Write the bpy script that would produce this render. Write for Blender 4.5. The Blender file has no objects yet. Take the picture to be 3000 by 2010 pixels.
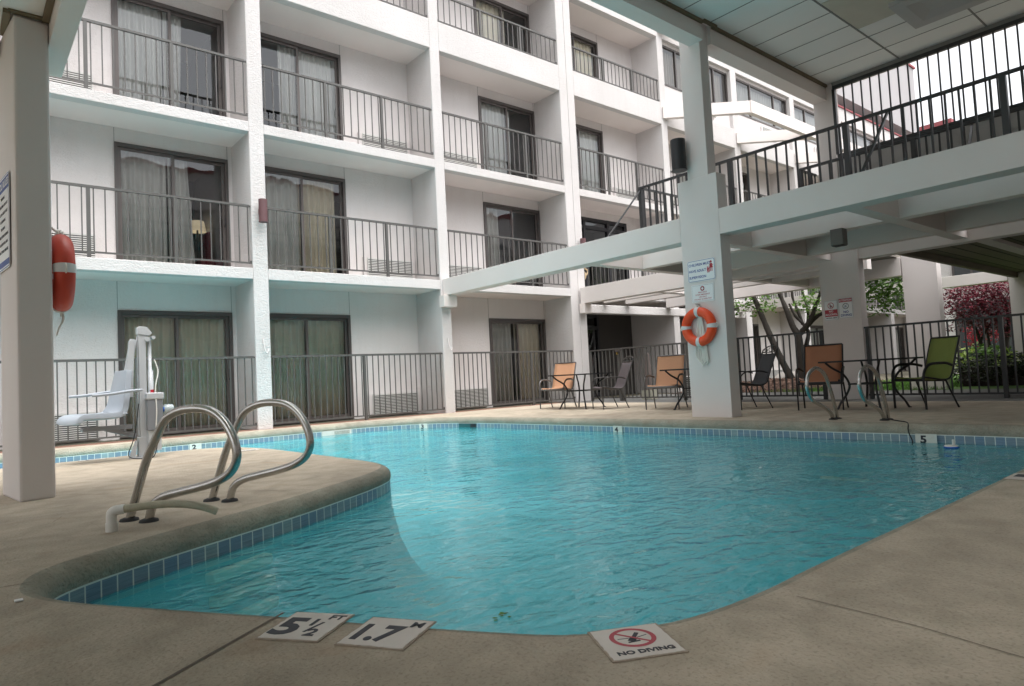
import bpy, bmesh, math, random
from math import sin, cos, pi, radians as R
from mathutils import Vector, Matrix
from mathutils.geometry import tessellate_polygon
random.seed(7)
S = bpy.context.scene
col = S.collection

# ------------------------------------------------------------------ camera
cam_d = bpy.data.cameras.new('camera'); cam = bpy.data.objects.new('camera', cam_d); col.objects.link(cam)
cam_d.sensor_width = 36.0; cam_d.lens = 23.46; cam_d.clip_end = 500; cam_d.clip_start = 0.05
yaw, pit, rol = R(40.08), R(2.9), R(-2.912)
fw = Vector((sin(yaw)*cos(pit), cos(yaw)*cos(pit), sin(pit)))
r0 = Vector((cos(yaw), -sin(yaw), 0)); u0 = r0.cross(fw)
rt = r0*cos(rol)+u0*sin(rol); up = -r0*sin(rol)+u0*cos(rol)
M = Matrix((rt, up, -fw)).transposed().to_4x4(); M.translation = Vector((0, 0, 0.71))
cam.matrix_world = M
S.camera = cam

# ------------------------------------------------------------------ world, sun, exposure
W = bpy.data.worlds.new('World'); S.world = W; W.use_nodes = True
nt = W.node_tree; bg = nt.nodes['Background']
sky = nt.nodes.new('ShaderNodeTexSky'); sky.sky_type = 'NISHITA'; sky.sun_disc = False
SUN_EL, SUN_ROT = R(70), R(174)
sky.sun_elevation = SUN_EL; sky.sun_rotation = SUN_ROT
sky.dust_density = 4.0; sky.air_density = 1.0; sky.ozone_density = 1.0
hs = nt.nodes.new('ShaderNodeHueSaturation'); hs.inputs['Saturation'].default_value = 0.12
nt.links.new(sky.outputs[0], hs.inputs['Color']); nt.links.new(hs.outputs[0], bg.inputs['Color'])
bg.inputs['Strength'].default_value = 0.15
sl = bpy.data.lights.new('sun', 'SUN'); sl.energy = 1.25; sl.angle = R(80); sl.color = (1, .96, .915)
so = bpy.data.objects.new('sun', sl); col.objects.link(so)
sd = Vector((sin(SUN_ROT)*cos(SUN_EL), cos(SUN_ROT)*cos(SUN_EL), sin(SUN_EL)))
so.rotation_euler = sd.to_track_quat('Z', 'Y').to_euler(); so.location = sd*40
S.view_settings.view_transform = 'Standard'; S.view_settings.look = 'None'
S.view_settings.exposure = 1.36; S.view_settings.gamma = 1.0
try:
    S.cycles.max_bounces = 10; S.cycles.transparent_max_bounces = 16; S.cycles.diffuse_bounces = 5
except Exception: pass

# ------------------------------------------------------------------ materials
MATS = {}
def mat(name, rgb=(.5, .5, .5), rough=.7, metal=0., var=0., vscale=3., bump=0., bscale=40., bdetail=6., spec=.5, coord='Object', dist=.02):
    m = bpy.data.materials.new(name); m.use_nodes = True; t = m.node_tree; b = t.nodes['Principled BSDF']
    b.inputs['Base Color'].default_value = (*rgb, 1); b.inputs['Roughness'].default_value = rough
    b.inputs['Metallic'].default_value = metal; b.inputs['Specular IOR Level'].default_value = spec
    tc = t.nodes.new('ShaderNodeTexCoord'); geo = t.nodes.new('ShaderNodeNewGeometry')
    src = geo.outputs['Position'] if coord == 'World' else tc.outputs['Object']
    if var:
        n = t.nodes.new('ShaderNodeTexNoise'); n.inputs['Scale'].default_value = vscale; n.inputs['Detail'].default_value = 5
        t.links.new(src, n.inputs['Vector'])
        mx = t.nodes.new('ShaderNodeMix'); mx.data_type = 'RGBA'
        mx.inputs[6].default_value = tuple(min(1, c*(1-var)) for c in rgb)+(1,)
        mx.inputs[7].default_value = tuple(min(1, c*(1+var)) for c in rgb)+(1,)
        t.links.new(n.outputs['Fac'], mx.inputs[0]); t.links.new(mx.outputs[2], b.inputs['Base Color'])
    if bump:
        n2 = t.nodes.new('ShaderNodeTexNoise'); n2.inputs['Scale'].default_value = bscale; n2.inputs['Detail'].default_value = bdetail
        t.links.new(src, n2.inputs['Vector'])
        bp = t.nodes.new('ShaderNodeBump'); bp.inputs['Strength'].default_value = bump; bp.inputs['Distance'].default_value = dist
        t.links.new(n2.outputs['Fac'], bp.inputs['Height']); t.links.new(bp.outputs[0], b.inputs['Normal'])
    MATS[name] = m
    return m

def N(t, kind, **kw):
    n = t.nodes.new(kind)
    for k, v in kw.items(): setattr(n, k, v)
    return n

def stucco(name, rgb, strength=.9, scale=9.):
    """knock-down trowelled stucco: ridged streaks in a plastered surface"""
    m = mat(name, rgb, .85, spec=.25); t = m.node_tree; b = t.nodes['Principled BSDF']
    geo = N(t, 'ShaderNodeNewGeometry')
    mp = N(t, 'ShaderNodeMapping'); mp.inputs['Scale'].default_value = (1, 1, 1.7)
    t.links.new(geo.outputs['Position'], mp.inputs[0])
    n1 = N(t, 'ShaderNodeTexNoise'); n1.inputs['Scale'].default_value = scale; n1.inputs['Detail'].default_value = 4; n1.inputs['Distortion'].default_value = 1.6
    t.links.new(mp.outputs[0], n1.inputs['Vector'])
    rp = N(t, 'ShaderNodeValToRGB'); rp.color_ramp.elements[0].position = .44; rp.color_ramp.elements[1].position = .54
    t.links.new(n1.outputs['Fac'], rp.inputs[0])
    n2 = N(t, 'ShaderNodeTexNoise'); n2.inputs['Scale'].default_value = 90; n2.inputs['Detail'].default_value = 3
    t.links.new(geo.outputs['Position'], n2.inputs['Vector'])
    ad = N(t, 'ShaderNodeMath', operation='MULTIPLY_ADD'); ad.inputs[1].default_value = .25
    t.links.new(n2.outputs['Fac'], ad.inputs[0]); t.links.new(rp.outputs[0], ad.inputs[2])
    bp = N(t, 'ShaderNodeBump'); bp.inputs['Strength'].default_value = strength; bp.inputs['Distance'].default_value = .010
    t.links.new(ad.outputs[0], bp.inputs['Height']); t.links.new(bp.outputs[0], b.inputs['Normal'])
    n3 = N(t, 'ShaderNodeTexNoise'); n3.inputs['Scale'].default_value = .9; n3.inputs['Detail'].default_value = 7
    t.links.new(geo.outputs['Position'], n3.inputs['Vector'])
    mx = N(t, 'ShaderNodeMix', data_type='RGBA')
    mx.inputs[6].default_value = (rgb[0]*.86, rgb[1]*.85, rgb[2]*.83, 1); mx.inputs[7].default_value = (min(1, rgb[0]*1.06), min(1, rgb[1]*1.06), min(1, rgb[2]*1.06), 1)
    t.links.new(n3.outputs['Fac'], mx.inputs[0])
    m2 = N(t, 'ShaderNodeMapping'); m2.inputs['Scale'].default_value = (7, 7, .45); t.links.new(geo.outputs['Position'], m2.inputs[0])
    n4 = N(t, 'ShaderNodeTexNoise'); n4.inputs['Scale'].default_value = 1.; n4.inputs['Detail'].default_value = 6; t.links.new(m2.outputs[0], n4.inputs['Vector'])
    r4 = N(t, 'ShaderNodeValToRGB'); e = r4.color_ramp.elements; e[0].position = .30; e[0].color = (.80, .78, .74, 1); e[1].position = .50; e[1].color = (1, 1, 1, 1); t.links.new(n4.outputs['Fac'], r4.inputs[0])
    m4 = N(t, 'ShaderNodeMix', data_type='RGBA', blend_type='MULTIPLY'); m4.inputs[0].default_value = .12
    t.links.new(mx.outputs[2], m4.inputs[6]); t.links.new(r4.outputs[0], m4.inputs[7]); t.links.new(m4.outputs[2], b.inputs['Base Color'])
    return m

STUCCO = stucco('stucco_white', (.625, .605, .605), .5, 14)  # same paint as the back walls, darkened in colour against the brighter front light
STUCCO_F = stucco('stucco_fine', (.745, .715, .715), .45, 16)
SOFFIT = mat('soffit_paint', (.78, .715, .69), .9, var=.06, vscale=1.2, bump=.15, bscale=150, coord='World')
CREAM = mat('beam_paint', (.74, .685, .66), .65, var=.06, vscale=.9, bump=.25, bscale=9, coord='World', dist=.01)
PILLAR = mat('pillar_paint', (.72, .67, .65), .7, var=.08, vscale=1.1, bump=.3, bscale=60, coord='World', dist=.004)
TILEC = mat('ceiling_tile', (.78, .80, .79), .85, var=.05, vscale=.7, bump=.1, bscale=120, coord='World')
TILEY = mat('ceiling_panel_tan', (.52, .50, .43), .85, var=.08, vscale=5, coord='World')
TRIM = mat('trim_grey', (.20, .20, .19), .6)
TRIMY = mat('trim_brown', (.16, .13, .08), .7, var=.2, vscale=4, coord='World')
RAILM = mat('rail_paint', (.085, .082, .078), .45, var=.2, vscale=6, bump=.1, bscale=60)
RAILD = mat('rail_dark', (.030, .032, .034), .4, var=.2, vscale=6)
FRAMEM = mat('bronze_frame', (.095, .085, .082), .4, metal=.3)
FRAMEL = mat('bronze_light', (.12, .105, .10), .4, metal=.3)
ACM = mat('ac_grille', (.62, .62, .60), .5, var=.08, vscale=8)
ACD = mat('ac_dark', (.05, .05, .05), .8)
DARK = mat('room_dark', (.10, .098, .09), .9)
REDC = mat('coping_red', (.30, .095, .105), .9, spec=.1)
CURT = mat('curtain', (.92, .86, .74), .9, var=.06, vscale=4)
CURTW = mat('sheer_curtain', (.82, .82, .80), .9, var=.05, vscale=4)
STEEL = mat('stainless_steel', (.52, .51, .49), .22, metal=1., var=.12, vscale=14, bump=.05, bscale=90)
BLACKR = mat('black_rubber', (.02, .02, .022), .7)
PVC = mat('pvc_white', (.72, .71, .67), .4, var=.08, vscale=20)
PVCD = mat('pvc_dirty', (.42, .39, .29), .55, var=.45, vscale=18, bump=.2, bscale=60)
LIFT = mat('lift_plastic', (.36, .40, .45), .45, var=.05, vscale=6, bump=.06, bscale=150)
LIFTW = mat('lift_white', (.50, .52, .54), .35, var=.06, vscale=8)
LIFTG = mat('lift_grey', (.22, .23, .25), .4)
REDP = mat('red_plastic', (.55, .02, .04), .4)
BLUEP = mat('blue_plastic', (.02, .12, .5), .35)
BUOY = mat('buoy_orange', (.80, .075, .012), .42, var=.12, vscale=5, bump=.12, bscale=30)
BUOYR = mat('buoy_red', (.58, .06, .03), .42, var=.15, vscale=5, bump=.15, bscale=22)
BAND = mat('buoy_band', (.70, .70, .70), .75, bump=.1, bscale=200)
ROPE = mat('rope_white', (.80, .78, .72), .85, bump=.4, bscale=300)
SIGNW = mat('sign_white', (.80, .81, .82), .35, var=.04, vscale=6)
SIGNB = mat('sign_blue', (.04, .08, .30), .45)
SIGNR = mat('sign_red', (.42, .02, .04), .45)
SIGNK = mat('sign_black', (.02, .02, .025), .5)
TILEW = mat('marker_tile', (.62, .57, .52), .45, var=.10, vscale=14)
TILEK = mat('marker_ink', (.03, .032, .042), .6, var=.5, vscale=60)
TILER = mat('marker_red', (.42, .05, .07), .5)
ORANGE = mat('sling_tan', (.50, .27, .155), .75, var=.06, vscale=9, bump=.2, bscale=400)
BROWNF = mat('sling_copper', (.36, .155, .08), .75, var=.06, vscale=9, bump=.2, bscale=400)
GREYF = mat('sling_taupe', (.115, .095, .10), .8, var=.08, vscale=9, bump=.2, bscale=400)
CHARF = mat('sling_charcoal', (.045, .045, .05), .8, var=.1, vscale=9)
GREENF = mat('sling_olive', (.185, .225, .05), .75, var=.08, vscale=9, bump=.2, bscale=400)
CHMET = mat('chair_metal', (.075, .07, .068), .4, metal=.4)
CHBLK = mat('chair_black', (.018, .018, .02), .38, metal=.3)
CHGRY = mat('chair_pewter', (.14, .14, .14), .38, metal=.6)
TGLASS = mat('table_glass', (.05, .06, .065), .08)
SCM = mat('sconce_maroon', (.12, .055, .06), .6, var=.15, vscale=10)
SCB = mat('sconce_black', (.022, .022, .025), .5)
SPK = mat('speaker_grey', (.13, .125, .115), .6)
BARK = mat('bark', (.032, .026, .021), .9, var=.4, vscale=12, bump=.8, bscale=30)
BARKD = mat('bark_dark', (.03, .022, .02), .9, var=.3, vscale=12)
BRICK = mat('brick_strip', (.30, .15, .11), .85, var=.3, vscale=9, bump=.5, bscale=30, coord='World')
WALK = mat('walk_concrete', (.13, .13, .125), .9, var=.18, vscale=1.6, bump=.3, bscale=60, coord='World')
GROUND = mat('ground_soil', (.10, .09, .06), .95, var=.3, vscale=1, coord='World')
MULCH = mat('mulch', (.085, .045, .03), .95, var=.6, vscale=22, bump=1., bscale=30, coord='World', dist=.05)
LAWN = mat('lawn', (.07, .14, .03), .95, var=.3, vscale=5, bump=.8, bscale=60, coord='World')
GRASSB = mat('grass_blade', (.10, .22, .035), .7, var=.4, vscale=3, coord='World')
STONE = mat('stone', (.28, .26, .24), .9, var=.2, vscale=8)
STEPW = mat('step_ivory', (.95, .93, .70), .6)
LAMPM = mat('lamp_shade', (.85, .78, .6), .8)
UMB = mat('umbrella_cloth', (.16, .13, .12), .85)
WOODM = mat('deck_boards', (.20, .185, .16), .85, var=.2, vscale=3, coord='World')
GREYW = mat('parapet_grey', (.46, .45, .44), .85, var=.06, vscale=1.5, bump=.2, bscale=50, coord='World')
SOFB = mat('soffit_boards', (.17, .145, .10), .8, var=.15, vscale=1.5, coord='World')
GROUT = mat('grout_bed', (.36, .30, .24), .95, var=.4, vscale=40)
LITTER = mat('litter', (.75, .75, .75), .8)
SKINW = mat('carved_wood', (.55, .42, .26), .7)

# emission for the lit bedside lamp
_b = LAMPM.node_tree.nodes['Principled BSDF']; _b.inputs['Emission Color'].default_value = (1, .82, .55, 1); _b.inputs['Emission Strength'].default_value = .12

def leafmat(name, a, b, tr=.35):
    m = bpy.data.materials.new(name); m.use_nodes = True; t = m.node_tree; p = t.nodes['Principled BSDF']
    p.inputs['Roughness'].default_value = .55
    g = N(t, 'ShaderNodeNewGeometry'); mx = N(t, 'ShaderNodeMix', data_type='RGBA')
    mx.inputs[6].default_value = (*a, 1); mx.inputs[7].default_value = (*b, 1)
    t.links.new(g.outputs['Random Per Island'], mx.inputs[0]); t.links.new(mx.outputs[2], p.inputs['Base Color'])
    tl = N(t, 'ShaderNodeBsdfTranslucent'); t.links.new(mx.outputs[2], tl.inputs['Color'])
    ms = N(t, 'ShaderNodeMixShader'); ms.inputs[0].default_value = tr
    t.links.new(p.outputs[0], ms.inputs[1]); t.links.new(tl.outputs[0], ms.inputs[2])
    t.links.new(ms.outputs[0], t.nodes['Material Output'].inputs['Surface'])
    return m
LEAFG = leafmat('leaf_green', (.05, .12, .02), (.16, .30, .05))
LEAFR = leafmat('leaf_red', (.05, .010, .018), (.22, .032, .055))
LEAFD = leafmat('leaf_hedge', (.012, .018, .009), (.05, .065, .03), .15)
LEAFY = leafmat('leaf_lime', (.14, .26, .04), (.42, .50, .10))
FLOW = leafmat('petal_crimson', (.25, .006, .02), (.40, .02, .04))
CHIPM = leafmat('bark_chip', (.05, .025, .015), (.22, .12, .08), .0)

# glass: clear pane mixed with mirror reflection by fresnel
def glassmat(name, tint, ior=1.7, rough=.0, bump=0):
    m = bpy.data.materials.new(name); m.use_nodes = True; t = m.node_tree; t.nodes.remove(t.nodes['Principled BSDF'])
    tr = N(t, 'ShaderNodeBsdfTransparent'); tr.inputs[0].default_value = (*tint, 1)
    gl = N(t, 'ShaderNodeBsdfGlossy'); gl.inputs['Roughness'].default_value = rough; gl.inputs['Color'].default_value = (.95, .97, 1, 1)
    fr = N(t, 'ShaderNodeFresnel'); fr.inputs['IOR'].default_value = ior
    if bump:
        n = N(t, 'ShaderNodeTexNoise'); n.inputs['Scale'].default_value = .9; n.inputs['Detail'].default_value = 2
        g = N(t, 'ShaderNodeNewGeometry'); t.links.new(g.outputs['Position'], n.inputs['Vector'])
        bp = N(t, 'ShaderNodeBump'); bp.inputs['Strength'].default_value = bump; bp.inputs['Distance'].default_value = .02
        t.links.new(n.outputs['Fac'], bp.inputs['Height']); t.links.new(bp.outputs[0], gl.inputs['Normal'])
    ms = N(t, 'ShaderNodeMixShader'); t.links.new(fr.outputs[0], ms.inputs[0])
    t.links.new(tr.outputs[0], ms.inputs[1]); t.links.new(gl.outputs[0], ms.inputs[2])
    t.links.new(ms.outputs[0], t.nodes['Material Output'].inputs['Surface'])
    return m
GLASS = glassmat('window_glass', (.93, .94, .92), 1.75, .0, .35)
GLASSD = glassmat('window_glass_dark', (.35, .36, .36), 1.7, .0, .2)

# pool water surface
def watermat():
    m = bpy.data.materials.new('pool_water'); m.use_nodes = True; t = m.node_tree; t.nodes.remove(t.nodes['Principled BSDF'])
    g = N(t, 'ShaderNodeNewGeometry')
    mp = N(t, 'ShaderNodeMapping'); mp.inputs['Rotation'].default_value = (0, 0, R(40)); mp.inputs['Scale'].default_value = (1.0, 1.6, 1)
    t.links.new(g.outputs['Position'], mp.inputs[0])
    n1 = N(t, 'ShaderNodeTexNoise'); n1.inputs['Scale'].default_value = 4.6; n1.inputs['Detail'].default_value = 1.2; n1.inputs['Distortion'].default_value = .8
    n2 = N(t, 'ShaderNodeTexNoise'); n2.inputs['Scale'].default_value = 15; n2.inputs['Detail'].default_value = 1.2; n2.inputs['Distortion'].default_value = .6
    n3 = N(t, 'ShaderNodeTexNoise'); n3.inputs['Scale'].default_value = 1.1; n3.inputs['Detail'].default_value = 1
    for n in (n1, n2): t.links.new(mp.outputs[0], n.inputs['Vector'])
    t.links.new(g.outputs['Position'], n3.inputs['Vector'])
    a = N(t, 'ShaderNodeMath', operation='MULTIPLY_ADD'); a.inputs[1].default_value = .27
    t.links.new(n2.outputs['Fac'], a.inputs[0]); t.links.new(n1.outputs['Fac'], a.inputs[2])
    # calm and ruffled patches
    k = N(t, 'ShaderNodeMapRange'); k.inputs[1].default_value = .35; k.inputs[2].default_value = .65; k.inputs[3].default_value = .35; k.inputs[4].default_value = 1.
    t.links.new(n3.outputs['Fac'], k.inputs[0])
    mu = N(t, 'ShaderNodeMath', operation='MULTIPLY'); t.links.new(a.outputs[0], mu.inputs[0]); t.links.new(k.outputs[0], mu.inputs[1])
    bp = N(t, 'ShaderNodeBump'); bp.inputs['Strength'].default_value = 1.; bp.inputs['Distance'].default_value = .034
    t.links.new(mu.outputs[0], bp.inputs['Height'])
    fr = N(t, 'ShaderNodeFresnel'); fr.inputs['IOR'].default_value = 1.52; t.links.new(bp.outputs[0], fr.inputs['Normal'])
    gl = N(t, 'ShaderNodeBsdfGlossy'); gl.inputs['Roughness'].default_value = .0; t.links.new(bp.outputs[0], gl.inputs['Normal'])
    rf = N(t, 'ShaderNodeBsdfRefraction'); rf.inputs['IOR'].default_value = 1.2; rf.inputs['Roughness'].default_value = .0; rf.inputs['Color'].default_value = (.90, .99, 1, 1)
    t.links.new(bp.outputs[0], rf.inputs['Normal'])
    tr = N(t, 'ShaderNodeBsdfTransparent'); tr.inputs[0].default_value = (.90, .99, 1, 1)
    m0 = N(t, 'ShaderNodeMixShader'); m0.inputs[0].default_value = .08
    t.links.new(tr.outputs[0], m0.inputs[1]); t.links.new(rf.outputs[0], m0.inputs[2])
    df = N(t, 'ShaderNodeBsdfDiffuse'); df.inputs[0].default_value = (.075, .69, .78, 1)   # light scattered back by the treated water
    m2 = N(t, 'ShaderNodeMixShader'); m2.inputs[0].default_value = .38
    t.links.new(m0.outputs[0], m2.inputs[1]); t.links.new(df.outputs[0], m2.inputs[2])
    ms = N(t, 'ShaderNodeMixShader'); t.links.new(fr.outputs[0], ms.inputs[0])
    t.links.new(m2.outputs[0], ms.inputs[1]); t.links.new(gl.outputs[0], ms.inputs[2])
    t.links.new(ms.outputs[0], t.nodes['Material Output'].inputs['Surface'])
    return m
WATER = watermat()
POOLM = mat('pool_plaster', (.22, .67, .73), .8, var=.10, vscale=1.2, coord='World')

# concrete of the deck: blotches, speckle, fine hairlines
def concrete(name, rgb, green=0.):
    m = mat(name, rgb, .85, spec=.3); t = m.node_tree; b = t.nodes['Principled BSDF']
    g = N(t, 'ShaderNodeNewGeometry')
    def noise(s, d=6, dist=0.):
        n = N(t, 'ShaderNodeTexNoise'); n.inputs['Scale'].default_value = s; n.inputs['Detail'].default_value = d; n.inputs['Distortion'].default_value = dist
        t.links.new(g.outputs['Position'], n.inputs['Vector']); return n
    a = noise(.8, 8, .6); c = noise(6, 8, .4); d = noise(95, 5)
    r1 = N(t, 'ShaderNodeValToRGB'); e = r1.color_ramp.elements
    e[0].position = .3; e[0].color = (rgb[0]*.74, rgb[1]*.74, rgb[2]*.72, 1); e[1].position = .7; e[1].color = (rgb[0]*1.1, rgb[1]*1.1, rgb[2]*1.06, 1)
    t.links.new(a.outputs['Fac'], r1.inputs[0])
    r2 = N(t, 'ShaderNodeValToRGB'); e = r2.color_ramp.elements; e[0].position = .34; e[0].color = (.72, .72, .70, 1); e[1].position = .62; e[1].color = (1, 1, 1, 1)
    t.links.new(c.outputs['Fac'], r2.inputs[0])
    mx = N(t, 'ShaderNodeMix', data_type='RGBA', blend_type='MULTIPLY'); mx.inputs[0].default_value = .7
    t.links.new(r1.outputs[0], mx.inputs[6]); t.links.new(r2.outputs[0], mx.inputs[7])
    r3 = N(t, 'ShaderNodeValToRGB'); e = r3.color_ramp.elements; e[0].position = .34; e[0].color = (.42, .41, .39, 1); e[1].position = .47; e[1].color = (1, 1, 1, 1)
    t.links.new(d.outputs['Fac'], r3.inputs[0])
    m3 = N(t, 'ShaderNodeMix', data_type='RGBA', blend_type='MULTIPLY'); m3.inputs[0].default_value = .38
    t.links.new(mx.outputs[2], m3.inputs[6]); t.links.new(r3.outputs[0], m3.inputs[7])
    rs = noise(1.7, 5, 1.2); r5 = N(t, 'ShaderNodeValToRGB'); e = r5.color_ramp.elements; e[0].position = .60; e[0].color = (0, 0, 0, 1); e[1].position = .74; e[1].color = (.42, .42, .42, 1)
    t.links.new(rs.outputs['Fac'], r5.inputs[0]); m5 = N(t, 'ShaderNodeMix', data_type='RGBA'); t.links.new(r5.outputs[0], m5.inputs[0]); t.links.new(m3.outputs[2], m5.inputs[6]); m5.inputs[7].default_value = (rgb[0]*.72, rgb[1]*.56, rgb[2]*.42, 1)
    t.links.new(m5.outputs[2], b.inputs['Base Color'])
    bn = noise(45, 8); bp = N(t, 'ShaderNodeBump'); bp.inputs['Strength'].default_value = .55; bp.inputs['Distance'].default_value = .012 if not green else .03
    t.links.new(bn.outputs['Fac'], bp.inputs['Height']); t.links.new(bp.outputs[0], b.inputs['Normal'])
    return m
DECK = concrete('deck_concrete', (.525, .452, .37))
COPE = concrete('coping_concrete', (.38, .36, .30), 1.)

def tilemat():
    m = mat('waterline_tile', (.2, .3, .4), .3); t = m.node_tree; b = t.nodes['Principled BSDF']
    uv = N(t, 'ShaderNodeUVMap'); sp = N(t, 'ShaderNodeSeparateXYZ'); t.links.new(uv.outputs[0], sp.inputs[0])
    dv = N(t, 'ShaderNodeMath', operation='DIVIDE'); dv.inputs[1].default_value = .086; t.links.new(sp.outputs[0], dv.inputs[0])
    fl = N(t, 'ShaderNodeMath', operation='FLOOR'); t.links.new(dv.outputs[0], fl.inputs[0])
    fc = N(t, 'ShaderNodeMath', operation='FRACT'); t.links.new(dv.outputs[0], fc.inputs[0])
    wn = N(t, 'ShaderNodeTexWhiteNoise', noise_dimensions='1D'); t.links.new(fl.outputs[0], wn.inputs['W'])
    ra = N(t, 'ShaderNodeValToRGB'); e = ra.color_ramp.elements
    e[0].color = (.15, .24, .34, 1); e[1].color = (.24, .32, .34, 1); x = e.new(.5); x.color = (.18, .25, .31, 1)
    t.links.new(wn.outputs[0], ra.inputs[0])
    no = N(t, 'ShaderNodeTexNoise'); no.inputs['Scale'].default_value = 60; no.inputs['Detail'].default_value = 6
    mm = N(t, 'ShaderNodeMix', data_type='RGBA', blend_type='OVERLAY'); mm.inputs[0].default_value = .9
    t.links.new(ra.outputs[0], mm.inputs[6]); t.links.new(no.outputs['Fac'], mm.inputs[7])
    lt = N(t, 'ShaderNodeMath', operation='LESS_THAN'); lt.inputs[1].default_value = .085; t.links.new(fc.outputs[0], lt.inputs[0])
    g2 = N(t, 'ShaderNodeMath', operation='GREATER_THAN'); g2.inputs[1].default_value = -.116; t.links.new(sp.outputs[1], g2.inputs[0])
    g3 = N(t, 'ShaderNodeMath', operation='LESS_THAN'); g3.inputs[1].default_value = -.204; t.links.new(sp.outputs[1], g3.inputs[0])
    o1 = N(t, 'ShaderNodeMath', operation='MAXIMUM'); t.links.new(lt.outputs[0], o1.inputs[0]); t.links.new(g2.outputs[0], o1.inputs[1])
    o2 = N(t, 'ShaderNodeMath', operation='MAXIMUM'); t.links.new(o1.outputs[0], o2.inputs[0]); t.links.new(g3.outputs[0], o2.inputs[1])
    m3 = N(t, 'ShaderNodeMix', data_type='RGBA'); t.links.new(o2.outputs[0], m3.inputs[0]); t.links.new(mm.outputs[2], m3.inputs[6]); m3.inputs[7].default_value = (.66, .70, .66, 1)
    t.links.new(m3.outputs[2], b.inputs['Base Color'])
    return m
TILEM = tilemat()

# ------------------------------------------------------------------ mesh builder
class MB:
    def __init__(s): s.v = []; s.f = []; s.sm = []
    def add(s, vs, fs, smooth=False):
        o = len(s.v); s.v += [tuple(x) for x in vs]; s.f += [tuple(i+o for i in f) for f in fs]; s.sm += [smooth]*len(fs); return s
    def box(s, x0, y0, z0, x1, y1, z1):
        return s.add([(x0, y0, z0), (x1, y0, z0), (x1, y1, z0), (x0, y1, z0), (x0, y0, z1), (x1, y0, z1), (x1, y1, z1), (x0, y1, z1)],
                     [(0, 3, 2, 1), (4, 5, 6, 7), (0, 1, 5, 4), (1, 2, 6, 5), (2, 3, 7, 6), (3, 0, 4, 7)])
    def bar(s, p, q, w, h=None, upv=(0, 0, 1)):
        p = Vector(p); q = Vector(q); h = h or w; d = (q-p).normalized(); u = Vector(upv)
        if abs(d.dot(u)) > .98: u = Vector((1, 0, 0))
        a = d.cross(u).normalized()*w/2; b = a.cross(d).normalized()*h/2
        return s.add([p-a-b, p+a-b, p+a+b, p-a+b, q-a-b, q+a-b, q+a+b, q-a+b],
                     [(0, 1, 2, 3), (7, 6, 5, 4), (0, 4, 5, 1), (1, 5, 6, 2), (2, 6, 7, 3), (3, 7, 4, 0)])
    def tube(s, pts, r, n=10, caps=True, closed=False, flat=1.):
        pts = [Vector(p) for p in pts]; k = len(pts); rs = r if isinstance(r, (list, tuple)) else [r]*k
        rings = []; prev = None
        for i, p in enumerate(pts):
            if closed: t = (pts[(i+1) % k]-pts[i-1]).normalized()
            else: t = (pts[min(i+1, k-1)]-pts[max(i-1, 0)]).normalized()
            if prev is None:
                a = Vector((0, 0, 1)) if abs(t.z) < .9 else Vector((1, 0, 0))
                nrm = (a-t*a.dot(t)).normalized()
            else: nrm = (prev-t*prev.dot(t)).normalized()
            prev = nrm; bi = t.cross(nrm)
            rings.append([p+(nrm*cos(2*pi*j/n)*flat+bi*sin(2*pi*j/n))*rs[i] for j in range(n)])
        vs = [v for rg in rings for v in rg]; fs = []
        m = k if closed else k-1
        for i in range(m):
            for j in range(n):
                a = i*n+j; b = i*n+(j+1) % n; c = ((i+1) % k)*n+(j+1) % n; d = ((i+1) % k)*n+j
                fs.append((a, d, c, b))
        s.add(vs, fs, True)
        if caps and not closed:
            s.add(rings[0], [tuple(range(n))]); s.add(rings[-1], [tuple(reversed(range(n)))])
        return s
    def cyl(s, p, q, r, n=20): return s.tube([p, q], r, n)
    def prism(s, poly, z0, z1):
        n = len(poly); vs = [(x, y, z0) for x, y in poly]+[(x, y, z1) for x, y in poly]
        fs = [tuple(reversed(range(n))), tuple(range(n, 2*n))]+[(i, (i+1) % n, n+(i+1) % n, n+i) for i in range(n)]
        return s.add(vs, fs)
    def quad(s, a, b, c, d): return s.add([a, b, c, d], [(0, 1, 2, 3)])
    def mesh(s, name, m, org=(0, 0, 0)):
        me = bpy.data.meshes.new(name); o = Vector(org)
        me.from_pydata([Vector(v)-o for v in s.v], [], s.f); me.materials.append(m)
        me.polygons.foreach_set('use_smooth', s.sm); me.update()
        return me
    def build(s, name, m, parent=None, bevel=0, label=None):
        org = parent.get('_org', (0, 0, 0)) if parent is not None else (0, 0, 0)
        o = bpy.data.objects.new(name, s.mesh(name, m, org)); col.objects.link(o)
        if parent is not None: o.parent = parent; o['_org'] = list(org)
        if bevel:
            b = o.modifiers.new('bevel', 'BEVEL'); b.width = bevel; b.segments = 2; b.limit_method = 'ANGLE'
        if label: o['label'] = label
        return o

def tag(o, label=None, cat=None, group=None, kind=None):
    if label: o['label'] = label
    if cat: o['category'] = cat
    if group: o['group'] = group
    if kind: o['kind'] = kind
    return o
def thing(name, loc, label, cat, group=None, rz=0., local=False):
    o = bpy.data.objects.new(name, None); col.objects.link(o); o.location = loc; o.rotation_euler = (0, 0, rz)
    o.empty_display_size = .1
    o['_org'] = [0, 0, 0] if local else list(loc)
    return tag(o, label, cat, group)
def struct(name, mb, m, label=None):
    o = mb.build(name, m); o['kind'] = 'structure'
    if label: o['label'] = label
    return o
def copy_tree(o, parent=None):
    c = o.copy(); col.objects.link(c); c.parent = parent
    for ch in [x for x in col.objects if x.parent == o]: copy_tree(ch, c)
    return c

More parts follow.
